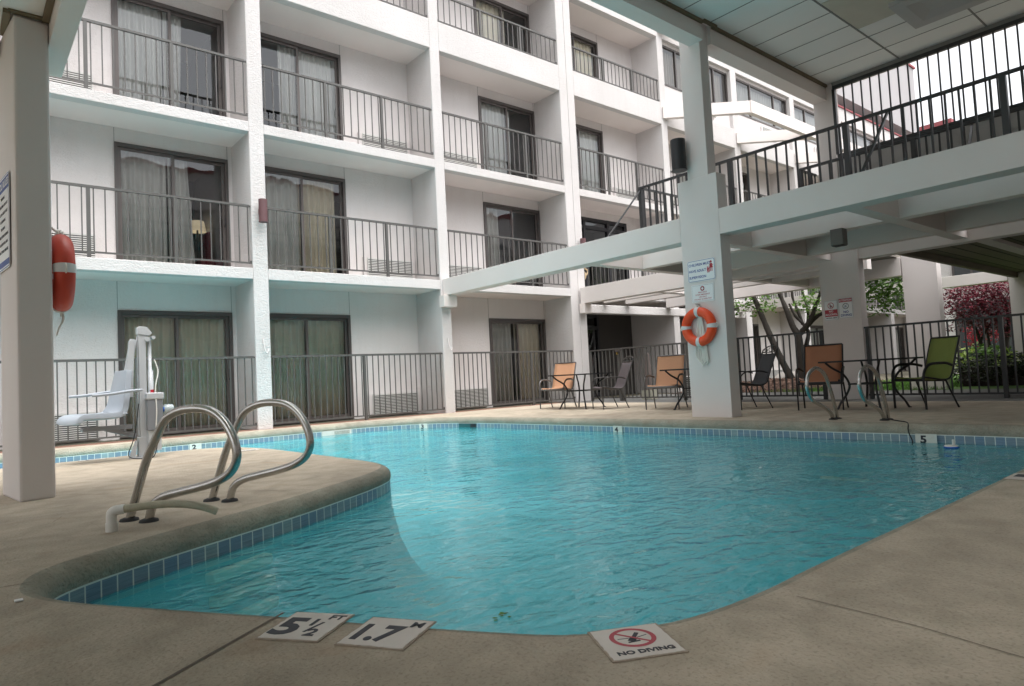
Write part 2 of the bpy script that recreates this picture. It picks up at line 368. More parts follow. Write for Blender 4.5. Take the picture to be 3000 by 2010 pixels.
def smooth_closed(P, step=.05, sharp=()):
    out = []; n = len(P)
    for i in range(n):
        p0, p1, p2, p3 = (Vector((*P[(i+j) % n], 0)) for j in (-1, 0, 1, 2))
        L = (p2-p1).length; k = max(1, int(L/step))
        for j in range(k):
            t = j/k
            if L > 1.3: q = p1.lerp(p2, t)
            else:
                q = .5*((2*p1)+(-p0+p2)*t+(2*p0-5*p1+4*p2-p3)*t*t+(-p0+3*p1-3*p2+p3)*t**3)
            out.append((q.x, q.y))
    return out
def spline(P, k=8):
    P = [Vector(p) for p in P]; out = []; n = len(P)
    for i in range(n-1):
        p0 = P[max(i-1, 0)]; p1 = P[i]; p2 = P[i+1]; p3 = P[min(i+2, n-1)]
        for j in range(k):
            t = j/k; out.append(.5*((2*p1)+(-p0+p2)*t+(2*p0-5*p1+4*p2-p3)*t*t+(-p0+3*p1-3*p2+p3)*t**3))
    out.append(P[-1]); return out

# text as flat meshes in a local frame x right, y up, z out
def text(body, size, m, parent, x, y, z=.004, align='CENTER', bold=.0, ext=.0006, sx=1., name='lettering', spacing=1.):
    cu = bpy.data.curves.new('txt', 'FONT'); cu.body = body; cu.size = size; cu.align_x = align; cu.align_y = 'CENTER'
    cu.offset = bold; cu.extrude = ext; cu.resolution_u = 3; cu.space_character = spacing
    ob = bpy.data.objects.new('txt', cu); col.objects.link(ob)
    me = bpy.data.meshes.new_from_object(ob.evaluated_get(bpy.context.evaluated_depsgraph_get()))
    bpy.data.objects.remove(ob)
    for v in me.vertices: v.co = (v.co.x*sx+x, v.co.y+y, v.co.z+z)
    me.materials.clear(); me.materials.append(m); me.name = name
    o = bpy.data.objects.new(name, me); col.objects.link(o); o.parent = parent
    return o
def ring(mb, cx, cy, r0, r1, z, n=40, sy=1.):
    vs = []; fs = []
    for i in range(n):
        a = 2*pi*i/n; vs += [(cx+r0*cos(a), cy+r0*sin(a)*sy, z), (cx+r1*cos(a), cy+r1*sin(a)*sy, z)]
    for i in range(n): a = 2*i; b = 2*((i+1) % n); fs.append((a, a+1, b+1, b))
    return mb.add(vs, fs)
def frame_obj(name, loc, right, upv, label, cat, group=None):
    """Empty whose local x/y/z are right/up/out."""
    right = Vector(right).normalized(); upv = Vector(upv).normalized(); out = right.cross(upv)
    o = thing(name, loc, label, cat, group, local=True)
    o.rotation_euler = Matrix((right, upv, out)).transposed().to_euler()
    return o

# ================================================================== GROUND, DECK, POOL
OUT = [(-4.2, 11.55), (-2., 11.55), (1.1, 11.55), (4.3, 11.6), (5.6, 11.58), (6.3, 11.45), (6.85, 11.1), (7.22, 10.6), (7.42, 9.9), (7.5, 9.0), (7.56, 7.8),
       (7.62, 6.6), (7.68, 5.4), (7.74, 4.2), (7.78, 3.0), (7.79, 2.1), (7.74, 1.65), (7.58, 1.35), (7.25, 1.22), (6.5, 1.2), (5.2, 1.2), (3.9, 1.2), (2.7, 1.205), (2.25, 1.205), (2.0, 1.2), (1.76, 1.215),
       (1.58, 1.25), (1.42, 1.325), (1.31, 1.41), (1.22, 1.53), (1.1, 1.71), (.98, 1.9), (.86, 2.1), (.69, 2.36), (.5, 2.66), (.37, 2.87), (.29, 3.05), (.265, 3.2), (.31, 3.38),
       (.42, 3.51), (.62, 3.65), (.87, 3.79), (1.18, 3.95), (1.55, 4.15), (1.86, 4.33), (2.15, 4.52), (2.45, 4.72), (2.7, 4.92), (2.87, 5.12), (2.96, 5.35), (3.0, 5.65), (3.0, 6.3),
       (2.99, 7.1), (2.97, 7.9), (2.9, 8.5), (2.72, 8.95), (2.4, 9.18), (1.9, 9.25), (1.2, 9.25), (-1., 9.25), (-3.2, 9.25), (-4.2, 9.25)]
PTS = smooth_closed(OUT, .05)
# ensure counter-clockwise
A = sum(PTS[i][0]*PTS[(i+1) % len(PTS)][1]-PTS[(i+1) % len(PTS)][0]*PTS[i][1] for i in range(len(PTS)))/2
if A < 0: PTS.reverse()
NP = len(PTS)
def offset(d):
    res = []
    for i in range(NP):
        a = Vector((*PTS[(i-2) % NP], 0)); b = Vector((*PTS[(i+2) % NP], 0)); t = (b-a).normalized()
        res.append((PTS[i][0]+t.y*d, PTS[i][1]-t.x*d))   # outward for CCW
    return res
def sweep(prof, name, m, uv=False):
    """prof: list of (outward offset, z)"""
    rows = [[(x, y, z) for x, y in offset(d)] for d, z in prof]
    vs = [v for r in rows for v in r]; fs = []
    for k in range(len(prof)-1):
        for i in range(NP):
            j = (i+1) % NP; fs.append((k*NP+i, k*NP+j, (k+1)*NP+j, (k+1)*NP+i))
    mb = MB(); mb.add(vs, fs, True); o = mb.build(name, m)
    if uv:
        me = o.data; ul = me.uv_layers.new(name='UVMap'); arc = [0]
        for i in range(NP): arc.append(arc[-1]+math.dist(PTS[i], PTS[(i+1) % NP]))
        for k in range(len(prof)-1):
            for i in range(NP):
                p = me.polygons[k*NP+i]; us = (arc[i], arc[i+1], arc[i+1], arc[i]); zs = (prof[k][1], prof[k][1], prof[k+1][1], prof[k+1][1])
                for q, li in enumerate(p.loop_indices): ul.data[li].uv = (us[q], zs[q])
    return o
def flat_with_hole(outer, hole, z):
    ve = [[Vector((x, y, 0)) for x, y in outer], [Vector((x, y, 0)) for x, y in reversed(hole)]]
    tri = tessellate_polygon(ve); vs = [(v.x, v.y, z) for l in ve for v in l]
    mb = MB(); mb.add(vs, [tuple(t) for t in tri]); return mb
DX0, DX1, DY0, DY1 = -7., 11.66, -12.4, 11.97
deck = flat_with_hole([(DX0, DY0), (DX1, DY0), (DX1, DY1), (DX0, DY1)], offset(.075), 0.)
struct('pool_deck', deck, DECK, 'beige concrete pool deck')
cope = sweep([(.075, 0), (.055, -.003), (.035, -.010), (.016, -.024), (.003, -.042), (-.005, -.064), (-.006, -.085), (.0, -.108)], 'pool_coping', COPE)
cope['kind'] = 'structure'
tl = sweep([(.0, -.108), (.0, -.232)], 'waterline_tiles', TILEM, True); tl['kind'] = 'structure'
sh = sweep([(.0, -.232), (-.02, -.4), (-.07, -.62), (-.16, -.82), (-.29, -1.0), (-.45, -1.12), (-.62, -1.17)], 'pool_wall', POOLM); sh['kind'] = 'structure'
def cap(d, z, name, m):
    ring_ = offset(d); ve = [[Vector((x, y, 0)) for x, y in ring_]]
    mb = MB(); mb.add([(x, y, z) for x, y in ring_], [tuple(t) for t in tessellate_polygon(ve)]); return struct(name, mb, m)
pf_ = MB(); pf_.quad((-4.25, 1.15, -1.15), (7.85, 1.15, -1.15), (7.85, 11.65, -1.15), (-4.25, 11.65, -1.15)); struct('pool_floor', pf_, POOLM)
wt = cap(.0, -.19, 'pool_water', WATER)
# make the water face up
me = wt.data
if me.polygons[0].normal.z < 0: me.flip_normals()

# outer ground, walkway, planting
g = MB(); BIG = 160
for x0, y0, x1, y1 in ((-BIG, -BIG, BIG, DY0), (-BIG, DY1+.35, BIG, BIG), (-BIG, DY0, DX0, DY1+.35), (15.6, DY0, BIG, DY1+.35)):
    g.quad((x0, y0, -.012), (x1, y0, -.012), (x1, y1, -.012), (x0, y1, -.012))
struct('ground', g, GROUND)
w = MB(); w.quad((DX1, DY0, -.004), (15.6, DY0, -.004), (15.6, DY1+.35, -.004), (DX1, DY1+.35, -.004)); struct('walkway', w, WALK)
b = MB(); b.quad((DX0, DY1, .002), (DX1, DY1, .002), (DX1, DY1+.35, .002), (DX0, DY1+.35, .002)); struct('brick_paving', b, BRICK)
# deck control joints (thin grooves) and cracks
j = MB()
def groove(pts, w_=.010):
    for a, c in zip(pts, pts[1:]):
        a = Vector((*a, .0022)); c = Vector((*c, .0022)); d = (c-a).normalized(); n_ = Vector((-d.y, d.x, 0))*w_/2
        j.quad(a-n_, c-n_, c+n_, a+n_)
groove([(.80, 2.14), (.66, 2.05), (.52, 1.96), (.38, 1.87), (.1, 1.68), (-.6, 1.2)], .011)
groove([(-.6, 3.30), (.14, 3.29), (.22, 3.28)], .006)
groove([(-.8, 6.9), (.62, 6.03), (1.2, 5.3), (1.9, 4.5)], .004)
groove([(1.96, 1.05), (1.95, .82), (1.94, .70), (1.90, .5), (1.85, .1), (1.8, -.6)], .0035)
groove([(7.95, 8.0), (9.0, 8.05), (11.6, 8.1)], .007)
groove([(7.95, 4.6), (9.6, 4.7), (11.6, 4.75)], .007)
rc = random.Random(11)
def crack(x, y, a, n, st=.07, w_=.0022):
    P = [(x, y)]
    for _ in range(n): a += rc.gauss(0, .35); x += cos(a)*st; y += sin(a)*st; P.append((x, y))
    groove(P, w_)
for q_ in ((.9, 5.4, .2, 14), (1.6, 6.4, -.3, 16), (1.5, 4.9, .1, 10), (2.2, 5.6, .4, 9), (8.2, 2.6, -.9, 9), (.2, 4.6, .5, 7)): crack(*q_)
struct('deck_joints', j, mat('joint_dark', (.16, .135, .11), .95, var=.5, vscale=30))

# marker plates set in the waterline and deck -------------------------------
def deck_tile(name, c00, c10, c01, label, grp='marker tiles set in the pool edge'):
    """c00 bottom-left, c10 bottom-right, c01 top-left on the deck"""
    a = Vector((*c00, .003)); rx = Vector((*c10, .003))-a; uy = Vector((*c01, .003))-a
    ctr = a+rx/2+uy/2; right = rx.normalized(); upv = Vector((-right.y, right.x, 0))
    o = frame_obj(name, ctr, right, upv, label, 'floor marker', grp)
    W_, H_ = rx.length/2, uy.length/2
    rt_ = random.Random(int(abs(ctr.x)*1000)); P_ = []
    for (ax_, ay_, bx_, by_) in ((-W_, -H_, W_, -H_), (W_, -H_, W_, H_), (W_, H_, -W_, H_), (-W_, H_, -W_, -H_)):
        for k in range(14):
            t_ = k/14; P_.append((ax_+(bx_-ax_)*t_+rt_.uniform(-.0022, .0012), ay_+(by_-ay_)*t_+rt_.uniform(-.0022, .0012)))
    MB().prism(P_, 0, .002).build('tile', TILEW, o)
    mb = MB(); mb.box(-W_-.006, -H_-.006, -.002, W_+.006, H_+.006, .0006); mb.build('grout_bed', GROUT, o)
    return o, W_, H_
o, W_, H_ = deck_tile('depth_marker', (.665, 1.985), (.775, 1.83), (.83, 2.10), 'beige deck tile reading 5 1/2 FT beside the pool corner')
text('5', .175, TILEK, o, -.050, -.018, .0024, bold=.006)
text('1', .07, TILEK, o, .012, .022, .0024, bold=.002); text('2', .07, TILEK, o, .045, -.052, .0024, bold=.002); text('/', .11, TILEK, o, .030, -.015, .0024)
text('FT', .046, TILEK, o, .062, .068, .0024, bold=.0014)
o, W_, H_ = deck_tile('depth_marker', (.81, 1.765), (.915, 1.595), (.972, 1.878), 'beige deck tile reading 1.7 M next to the feet tile')
text('1.7', .150, TILEK, o, -.032, -.018, .0024, bold=.0055, sx=.78); text('M', .052, TILEK, o, .066, .060, .0024, bold=.0016)
o, W_, H_ = deck_tile('no_diving_marker', (1.235, 1.145), (1.402, 1.055), (1.33, 1.31), 'beige deck tile with red no diving circle')
mb = MB(); ring(mb, 0, .022, .049, .062, .0026); mb.bar((-.036, .058, .0026), (.036, -.014, .0026), .008, .0004); mb.build('prohibition_circle', TILER, o)
mb = MB(); mb.bar((-.004, .012, .0024), (.022, .05, .0024), .012, .0004); mb.bar((-.012, .0, .0024), (.004, .022, .0024), .02, .0004); mb.bar((-.022, -.006, .0024), (.012, -.002, .0024), .007, .0004)
for s_ in (-1, 1): mb.bar((s_*.012, .02, .0023), (s_*.042, .026+.004*s_, .0023), .003, .0004)
mb.build('diver_symbol', TILEK, o)
text('NO DIVING', .028, TILEK, o, .002, -.067, .0024, bold=.0009, sx=1.05)
o, W_, H_ = deck_tile('depth_marker', (4.50, 1.03), (4.72, 1.03), (4.50, 1.14), 'worn marker tile at the right frame edge of the deck')
mb = MB(); mb.box(-.02, -.035, .002, .08, .035, .0028); mb.build('black_print', TILEK, o)
o, W_, H_ = deck_tile('depth_marker', (1.10, 9.02), (1.36, 9.00), (1.10, 9.10), 'flat marker tile on deck left of the pool lift')
text('3', .07, TILEK, o, -.05, 0, .0024, bold=.002); 
o, W_, H_ = deck_tile('depth_marker', (2.55, 8.05), (2.80, 8.03), (2.55, 8.22), 'flat marker tile on the peninsula behind the right near grab rail')
text('NO DIVING', .032, TILEK, o, 0, -.03, .0024, bold=.001)

def wall_marker(x, y, right, w_, label, txt, ft='FT', zt=-.1, zb=-.232, size=.105):
    right = Vector(right).normalized()
    o = frame_obj('depth_marker', (x, y, (zt+zb)/2), right, (0, 0, 1), label, 'depth marker', 'depth plates in the waterline tiles')
    mb = MB(); mb.box(-w_/2, -(zt-zb)/2, 0, w_/2, (zt-zb)/2, .006); mb.build('plate', mat('plate_white', (.66, .66, .60), .4, var=.06, vscale=20) if 'plate_white' not in MATS else MATS['plate_white'], o)
    text(txt, size, TILEK, o, -w_*.12, .006, .0065, bold=.004, sx=1.2)
    text(ft, .03, MATS['marker_tile'], o, w_*.33, .03, .0065)
    return o
wall_marker(7.745, 2.61, (0, -1, 0), .2, 'white waterline plate reading 5 FT below the right rail', '5')
wall_marker(7.605, 6.69, (0, -1, 0), .18, 'white waterline plate reading 4 in the middle of the far wall', '4')
wall_marker(6.93, 11.0, (.6, -.75, 0), .16, 'white waterline plate reading 3 in the far curved corner', '3')
wall_marker(2.99, 11.575, (1, 0, 0), .18, 'white waterline plate reading 2 FT left behind the near rail', '2')
# skimmer opening and worn patch in the tile line
o = frame_obj('skimmer', (7.36, 10.15, -.17), (.25, -.97, 0), (0, 0, 1), 'dark skimmer opening in the far waterline', 'skimmer')
mb = MB(); mb.box(-.21, -.055, .0, .21, .055, .005); mb.build('opening', mat('teal_shadow', (.02, .10, .11), .6), o)
mb = MB(); mb.box(.07, -.055, .005, .2, .05, .007); mb.build('weir_gap', SIGNK, o)
o = frame_obj('worn_tile_patch', (5.45, 11.57, -.15), (1, 0, 0), (0, 0, 1), 'pale worn patch among the blue waterline tiles', 'tile patch')
mb = MB(); mb.box(-.32, -.04, .0, .26, .045, .005); mb.build('patch', TILEW, o)
mb = MB(); mb.box(-.08, -.035, .005, .22, .03, .007); mb.build('rough_stone', mat('rough_aggregate', (.36, .34, .30), .9, var=.5, vscale=60), o)

# wall steps under the near rails
dE = Vector((.88, .47, 0)).normalized(); dN = Vector((.47, -.88, 0)).normalized()
for k, (u_, z_) in enumerate(((-.04, -.28), (-.02, -.41), (-.0, -.54))):
    c_ = Vector((1.24, 3.985, 0))+dE*u_+dN*.02
    o = frame_obj('pool_step', (c_.x, c_.y, z_), dE, (0, 0, 1), ('top', 'middle', 'lowest')[k]+' ivory foothold step in the pool wall under the near rails', 'pool step', 'ivory steps in the pool wall')
    mb = MB(); mb.box(-.22, -.03, 0., .22, .03, .07); mb.build('tread', STEPW, o, bevel=.01)
for k, z_ in enumerate((-.36, -.62)):
    o = frame_obj('pool_step', (7.70, 3.44, z_), (0, -1, 0), (0, 0, 1), ('upper', 'lower')[k]+' ivory foothold step under the far rails', 'pool step', 'ivory steps in the pool wall')
    mb = MB(); mb.box(-.25, -.012, 0, .25, .012, .1); mb.build('tread', STEPW, o, bevel=.01)

# ================================================================== HOTEL BUILDING
COLS = [(-11.87, -11.60), (-7.87, -7.60), (-3.87, -3.60), (.13, .40), (4.14, 4.41), (8.15, 8.40), (12.15, 12.69), (16.42, 16.70), (20.43, 20.78), (24.50, 24.84), (28.56, 28.90), (32.6, 32.95), (36.7, 37.95)]
BAYS = [(COLS[i][1], COLS[i+1][0]) for i in range(len(COLS)-1)]   # bay 3 = x .40-4.14 ...
YF, YB, YR = 12.0, 13.0, 15.6
hotel = thing('hotel_building', (12, 12, 0), 'four storey white stucco hotel wing with balconies beside the pool', 'building')
for i, (a, b_) in enumerate(COLS):
    mb = MB()
    if i == 6: mb.box(a, YF, -.01, 12.425, YR, 11.40); mb.box(12.435, YF, -.01, b_, YR, 11.40)
    else: mb.box(a, YF, -.01, b_, YR, 11.40)
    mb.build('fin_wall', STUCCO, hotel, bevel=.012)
SLABS = {2: (2.69, 2.89), 3: (5.38, 5.565), 4: (8.08, 8.28)}
FL = {1: 0., 2: 2.89, 3: 5.565, 4: 8.28}
DTOP = {1: 2.19, 2: 5.12, 3: 7.84, 4: 10.54}
CEIL = {1: 2.69, 2: 5.38, 3: 8.08, 4: 10.80}
def slab(a, b_, f):
    z0, z1 = SLABS[f]
    mb = MB()
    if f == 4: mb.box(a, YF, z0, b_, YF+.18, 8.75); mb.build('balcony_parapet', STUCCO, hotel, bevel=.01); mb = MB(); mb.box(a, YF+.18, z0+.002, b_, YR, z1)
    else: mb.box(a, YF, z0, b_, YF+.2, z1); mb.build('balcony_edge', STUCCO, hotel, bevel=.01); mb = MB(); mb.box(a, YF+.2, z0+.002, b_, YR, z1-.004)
    mb.build('balcony_slab', SOFFIT, hotel)
door_cache = {}
def curtain_mb(x0, x1, z0, z1, y, amp=.03, n=None, seed=0, sway=0.):
    rnd = random.Random(seed); n = n or int((x1-x0)/.008); mb = MB(); vs = []; ph = rnd.random()*6
    fr = [rnd.uniform(40, 52), rnd.uniform(13, 19)]
    for i in range(n+1):
        x = x0+(x1-x0)*i/n; dy = amp*(.75*sin(x*fr[0]+ph+.8*sin(x*3.1+ph))+.35*sin(x*fr[1]+ph*2))
        vs += [(x, y+dy*.5, z1), (x+sway*(i/n), y+dy, (z0+z1)/2), (x+sway*2*(i/n), y+dy*1.2, z0)]
    fs = []
    for i in range(n): fs += [(3*i, 3*i+1, 3*i+4, 3*i+3), (3*i+1, 3*i+2, 3*i+5, 3*i+4)]
    mb.add(vs, fs, True); return mb
def sliding_door(x0, x1, z0, z1, xm, style, seed):
    """style: curtains tuple of (from,to,material)"""
    y = YB
    mb = MB(); t = .055
    mb.box(x0, y-.03, z0, x0+t, y+.09, z1); mb.box(x1-t, y-.03, z0, x1, y+.09, z1); mb.box(x0+t, y-.03, z1-.07, x1-t, y+.09, z1); mb.box(x0+t, y-.03, z0, x1-t, y+.09, z0+.04)
    fr = mb.build('door_frame', FRAMEM, hotel)
    pn = MB()
    for (a, c, yy) in ((x0+t, xm+.03, y+.005), (xm-.03, x1-t, y+.045)):
        pn.box(a, yy, z0+.04, a+.05, yy+.03, z1-.07); pn.box(c-.05, yy, z0+.04, c, yy+.03, z1-.07)
        pn.box(a+.05, yy, z1-.12, c-.05, yy+.03, z1-.07); pn.box(a+.05, yy, z0+.04, c-.05, yy+.03, z0+.11)
    sash = pn.build('sliding_sash', FRAMEL, fr)
    for (a, c, yy) in ((x0+t+.05, xm-.02, y+.018), (xm+.02, x1-t-.05, y+.058)):
        q = MB(); q.quad((a, yy, z0+.11), (c, yy, z0+.11), (c, yy, z1-.12), (a, yy, z1-.12)); q.build('glass_pane', GLASS, fr)
    hd = MB(); hx = x1-t-.03 if (xm-x0) < (x1-xm)+9 else x0+t+.03
    hd.tube(spline([(hx, y-.01, z0+.92), (hx, y-.05, z0+.96), (hx, y-.05, z0+1.08), (hx, y-.01, z0+1.12)], 4), .009, 6); hd.build('door_handle', SIGNK, fr)
    for k, (fa, fb, m, sw) in enumerate(style):
        curtain_mb(x0+(x1-x0)*fa, x0+(x1-x0)*fb, z0+.03, z1-.05, y+.17, .055, seed=seed+k, sway=sw).build('curtain', m, hotel)
def ac_unit(x0, x1, z0, z1, side=-1, yf=None):
    y0 = (yf or YB)-.10; y1 = (yf or YB)+.02
    c = MB(); c.box(x0-.08, y0+.03, z0-.01, x1+.02, y1, z1+.02); cs = c.build('air_conditioner', STUCCO_F, hotel)
    d = MB(); d.box(x0+.01, y0+.012, z0+.01, x1-.01, y0+.0285, z1-.01); d.build('recess', ACD, cs)
    gm = MB(); n = 13; h = (z1-z0)
    for k in range(n): zz = z0+h*(k+.2)/n; gm.box(x0, y0, zz, x1, y0+.011, zz+h/n*.48)
    gm.box(x1-.012, y0-.002, z0, x1, y0+.02, z1); gm.box(x0, y0-.002, z0, x0+.012, y0+.02, z1); gm.box(x0+.012, y0-.002, z1-.015, x1-.012, y0+.02, z1)
    gm.build('grille', ACM, cs)
def back_wall(a, b_, f, holes):
    """wall at YB with rectangular holes (x0,x1,z0,z1) sorted by x"""
    z0 = FL[f]-.002 if f > 1 else -.01; z1 = CEIL[f]+.001; mb = MB(); x = a
    for (h0, h1, hz0, hz1) in holes:
        if h0 > x+.001: mb.box(x, YB, z0, h0, YB+.12, z1)
        mb.box(h0, YB, hz1, h1, YB+.12, z1)
        if hz0 > z0+.05: mb.box(h0, YB, z0, h1, YB+.12, hz0)
        x = h1
    if b_ > x+.001: mb.box(x, YB, z0, b_, YB+.12, z1)
    w_ = mb.build('back_wall', STUCCO_F, hotel)
    c = MB()
    for (h0, h1, hz0, hz1) in holes:
        for hx in (h0+.004, h1-.004): c.box(hx-.004, YB-.003, hz1+.01, hx+.004, YB+.002, z1-.003)
    if c.v: c.build('control_joint', TRIM, w_)
def railing(a, b_, zt, zb, zf, posts, name='balcony_railing', parent=None, pitch=.158, m=RAILM):
    y = YF+.05; mb = MB(); x0, x1 = a+.03, b_-.03
    mb.box(x0, y-.022, zt-.03, x1, y+.022, zt+.008); mb.box(x0, y-.014, zb-.015, x1, y+.014, zb+.012)
    n = int((x1-x0)/pitch); off = (x1-x0-n*pitch)/2
    for k in range(n+1):
        xx = x0+off+k*pitch
        if min(abs(xx-p) for p in posts) < .05: continue
        mb.box(xx-.0085, y-.0085, zb+.012, xx+.0085, y+.0085, zt-.03)
    mb.box(x0-.03, y-.012, zt-.03, x0, y+.012, zt); mb.box(x1, y-.012, zt-.03, x1+.03, y+.012, zt)
    mb.box(x0-.03, y-.012, zb-.012, x0, y+.012, zb+.04); mb.box(x1, y-.012, zb-.012, x1+.03, y+.012, zb+.04)
    r = mb.build(name, m, parent or hotel)
    for p in posts:
        q = MB(); q.box(p-.026, y-.019, zf, p+.026, y+.0275, zt-.03); q.build('post', m, r)
    return r
F = CURT; Wc = CURTW
STY = {  # (bay index, floor): curtains
    (3, 1): [(.02, .48, F, 0), (.46, .97, F, 0)], (3, 2): [(.02, .45, Wc, 0), (.46, .64, Wc, .06)], (3, 3): [(.02, .44, Wc, 0), (.45, .62, Wc, -.04)], (3, 4): [(.02, .97, Wc, 0)],
    (4, 1): [(.02, .48, F, 0), (.47, .96, F, 0)], (4, 2): [(.02, .5, Wc, 0), (.49, .9, F, 0)], (4, 3): [(.3, .97, Wc, 0)], (4, 4): [(.02, .97, Wc, 0)],
    (5, 1): [(.02, .46, Wc, 0), (.5, .95, F, 0)], (5, 2): [(.02, .3, Wc, 0), (.0, .1, F, 0)], (5, 3): [(.02, .5, Wc, 0), (.5, .62, Wc, 0)], (5, 4): [(.02, .48, F, 0), (.5, .62, F, 0)],
    (6, 3): [(.05, .97, Wc, 0)], (6, 4): [(.05, .97, F, 0)]}
for bi, (a, b_) in enumerate(BAYS):
    left = (bi % 2 == 0)       # door at left side of the bay for even bays
    if bi == 3: dx = (2.17, 4.06); ax = (.74, 1.86); xm = 3.10
    elif bi == 4: dx = (4.60, 6.48); ax = (6.90, 8.03); xm = 5.52
    elif bi == 5: dx = (10.22, 12.11); ax = (8.90, 10.02); xm = 11.15
    elif bi == 6: dx = (12.95, 14.84); ax = (15.25, 16.36); xm = 13.84
    elif left: dx = (a+.2, a+2.08); ax = (a+2.5, a+3.6); xm = a+1.14
    else: dx = (b_-2.0, b_-.08); ax = (a+.4, a+1.5); xm = b_-1.02
    third = (b_-a)/3; posts = [a+third, a+2*third]
    win = bi >= 7
    for f in (2, 3, 4): slab(a, b_, f)
    # roof band
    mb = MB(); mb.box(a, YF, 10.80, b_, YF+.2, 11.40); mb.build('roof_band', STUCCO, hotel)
    mb = MB(); mb.box(a, YF+.2, 10.802, b_, YR, 11.0); mb.build('roof_slab', SOFFIT, hotel)
    for f in (1, 2, 3, 4):
        if win and f == 4:
            # ribbon window above a spandrel set slightly back
            mb = MB(); mb.box(a, YF+.12, 8.75, b_, YF+.3, 9.43); mb.box(a, YF+.12, 10.72, b_, YF+.3, 10.80); mb.build('spandrel', STUCCO_F, hotel)
            wx = [a+.02, a+(b_-a)*.30, a+(b_-a)*.74, b_-.02] if bi > 7 else [a+.02, a+(b_-a)*.22, a+(b_-a)*.78, b_-.02]
            mb = MB(); fm = FRAMEM if bi == 7 else FRAMEL
            mb.box(a+.01, YF+.13, 10.66, b_-.01, YF+.2, 10.715); mb.box(a+.01, YF+.10, 9.43, b_-.01, YF+.2, 9.48)
            for xx in wx: mb.box(xx-.03, YF+.13, 9.48, xx+.03, YF+.2, 10.66)
            fr = mb.build('window', fm, hotel)
            q = MB(); q.quad((a+.02, YF+.17, 9.48), (b_-.02, YF+.17, 9.48), (b_-.02, YF+.17, 10.66), (a+.02, YF+.17, 10.66)); q.build('glass_pane', GLASS, fr)
            curtain_mb(a+.1, b_-.1, 9.45, 10.68, YF+.35, .03, seed=bi*3).build('curtain', CURTW if bi > 7 else mat('curtain_beige%d' % bi, (.62, .56, .5), .9), hotel)
            ac_unit(a+1.7, a+2.75, 8.95, 9.25, yf=YF+.12)
            continue
        z0 = FL[f]; z1 = DTOP[f]
        if bi == 6 and f in (1, 2): continue
        if bi == 7 and f == 1: continue
        holes = [(dx[0], dx[1], z0, z1)]
        back_wall(a, b_, f, holes)
        if bi >= 2:
            sliding_door(dx[0], dx[1], z0+.005, z1, xm, STY.get((bi, f), [(.03, .97, CURTW if bi % 2 else CURT, 0)]), bi*10+f)
            az = {1: (.05, .48), 2: (2.98, 3.44), 3: (5.72, 6.19), 4: (8.42, 8.88)}[f]
            ac_unit(ax[0], ax[1], az[0], az[1])
        if bi >= 2 and f > 1:
            zt, zb, zf = {2: (4.03, 2.985, 2.89), 3: (6.705, 5.69, 5.565), 4: (9.445, 8.80, 8.752)}[f]
            railing(a, b_, zt, zb, zf, posts)
# coping
mb = MB(); mb.box(COLS[0][0], YF-.05, 11.40, 37.95, YF+.03, 11.46); mb.build('roof_coping', REDC, hotel)
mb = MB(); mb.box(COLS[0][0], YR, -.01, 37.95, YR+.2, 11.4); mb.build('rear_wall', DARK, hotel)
# entrance bay (bays 6, 7 at ground and first floor)
a, b_ = BAYS[6]
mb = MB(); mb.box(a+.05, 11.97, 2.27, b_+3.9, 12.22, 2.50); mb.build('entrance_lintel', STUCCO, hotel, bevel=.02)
railing(a, b_, 4.03, 2.985, 2.89, [a+1.24, a+2.48])
def storefront(z0, z1, xs, tz, y=13.6):
    mb = MB(); t = .045
    for xx in xs: mb.box(xx-t, y, z0, xx+t, y+.1, z1)
    mb.box(xs[0], y+.01, z1-.1, xs[-1], y+.09, z1); mb.box(xs[0], y+.01, tz-.06, xs[-1], y+.09, tz+.04); mb.box(xs[0], y+.01, z0, xs[-1], y+.09, z0+.12)
    fr = mb.build('entrance_frame', SIGNK, hotel)
    for p, q_ in zip(xs, xs[1:]):
        q = MB(); q.quad((p+t, y+.05, z0+.12), (q_-t, y+.05, z0+.12), (q_-t, y+.05, z1-.1), (p+t, y+.05, z1-.1)); q.build('glass_pane', GLASSD, fr)
storefront(2.9, 5.17, [12.76, 13.86, 14.87, 15.67], 4.90, 13.0); storefront(0.0, 2.45, [12.8, 13.75, 14.85], 2.05)
mb = MB(); mb.box(15.72, YB, 2.89, 16.42, YB+.12, 5.38); mb.box(12.69, YB, 5.17, 15.72, YB+.12, 5.38); mb.build('back_wall', STUCCO_F, hotel)
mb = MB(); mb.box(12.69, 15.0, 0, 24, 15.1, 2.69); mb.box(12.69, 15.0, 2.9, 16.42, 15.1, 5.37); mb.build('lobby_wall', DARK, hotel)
mb = MB(); mb.box(16.75, 12.45, 0, 20.42, 12.6, 2.69); mb.build('passage_wall', mat('passage_shaded_brown', (.11, .10, .092), .9, var=.1, vscale=2, coord='World'), hotel)  # brown wall with the passage's shade put into its colour
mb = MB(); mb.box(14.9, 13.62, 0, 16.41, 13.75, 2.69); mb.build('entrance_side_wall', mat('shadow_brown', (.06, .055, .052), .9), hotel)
# ring beam frame on brackets in front of the upper floors
def diag(x, z0, z1, parent, L=1.75, name='bracket_beam'):
    p = Vector((x+.08, 12.02, (z0+z1)/2)); q = p+Vector((L+.15, -L, 0)); mb = MB(); mb.bar(p, q, .16, z1-z0); return mb.build(name, CREAM, parent)
for x in (16.45, 20.5, 24.55): diag(x, 8.26, 8.62, hotel)
diag(16.45, 10.93, 11.3, hotel)
mb = MB(); mb.bar((18.42, 10.27, 8.45), (29.5, 10.27, 8.45), .16, .38); mb.bar((18.42, 10.27, 11.12), (29.5, 10.27, 11.12), .16, .37) if False else None; mb.build('ring_beam', CREAM, hotel)
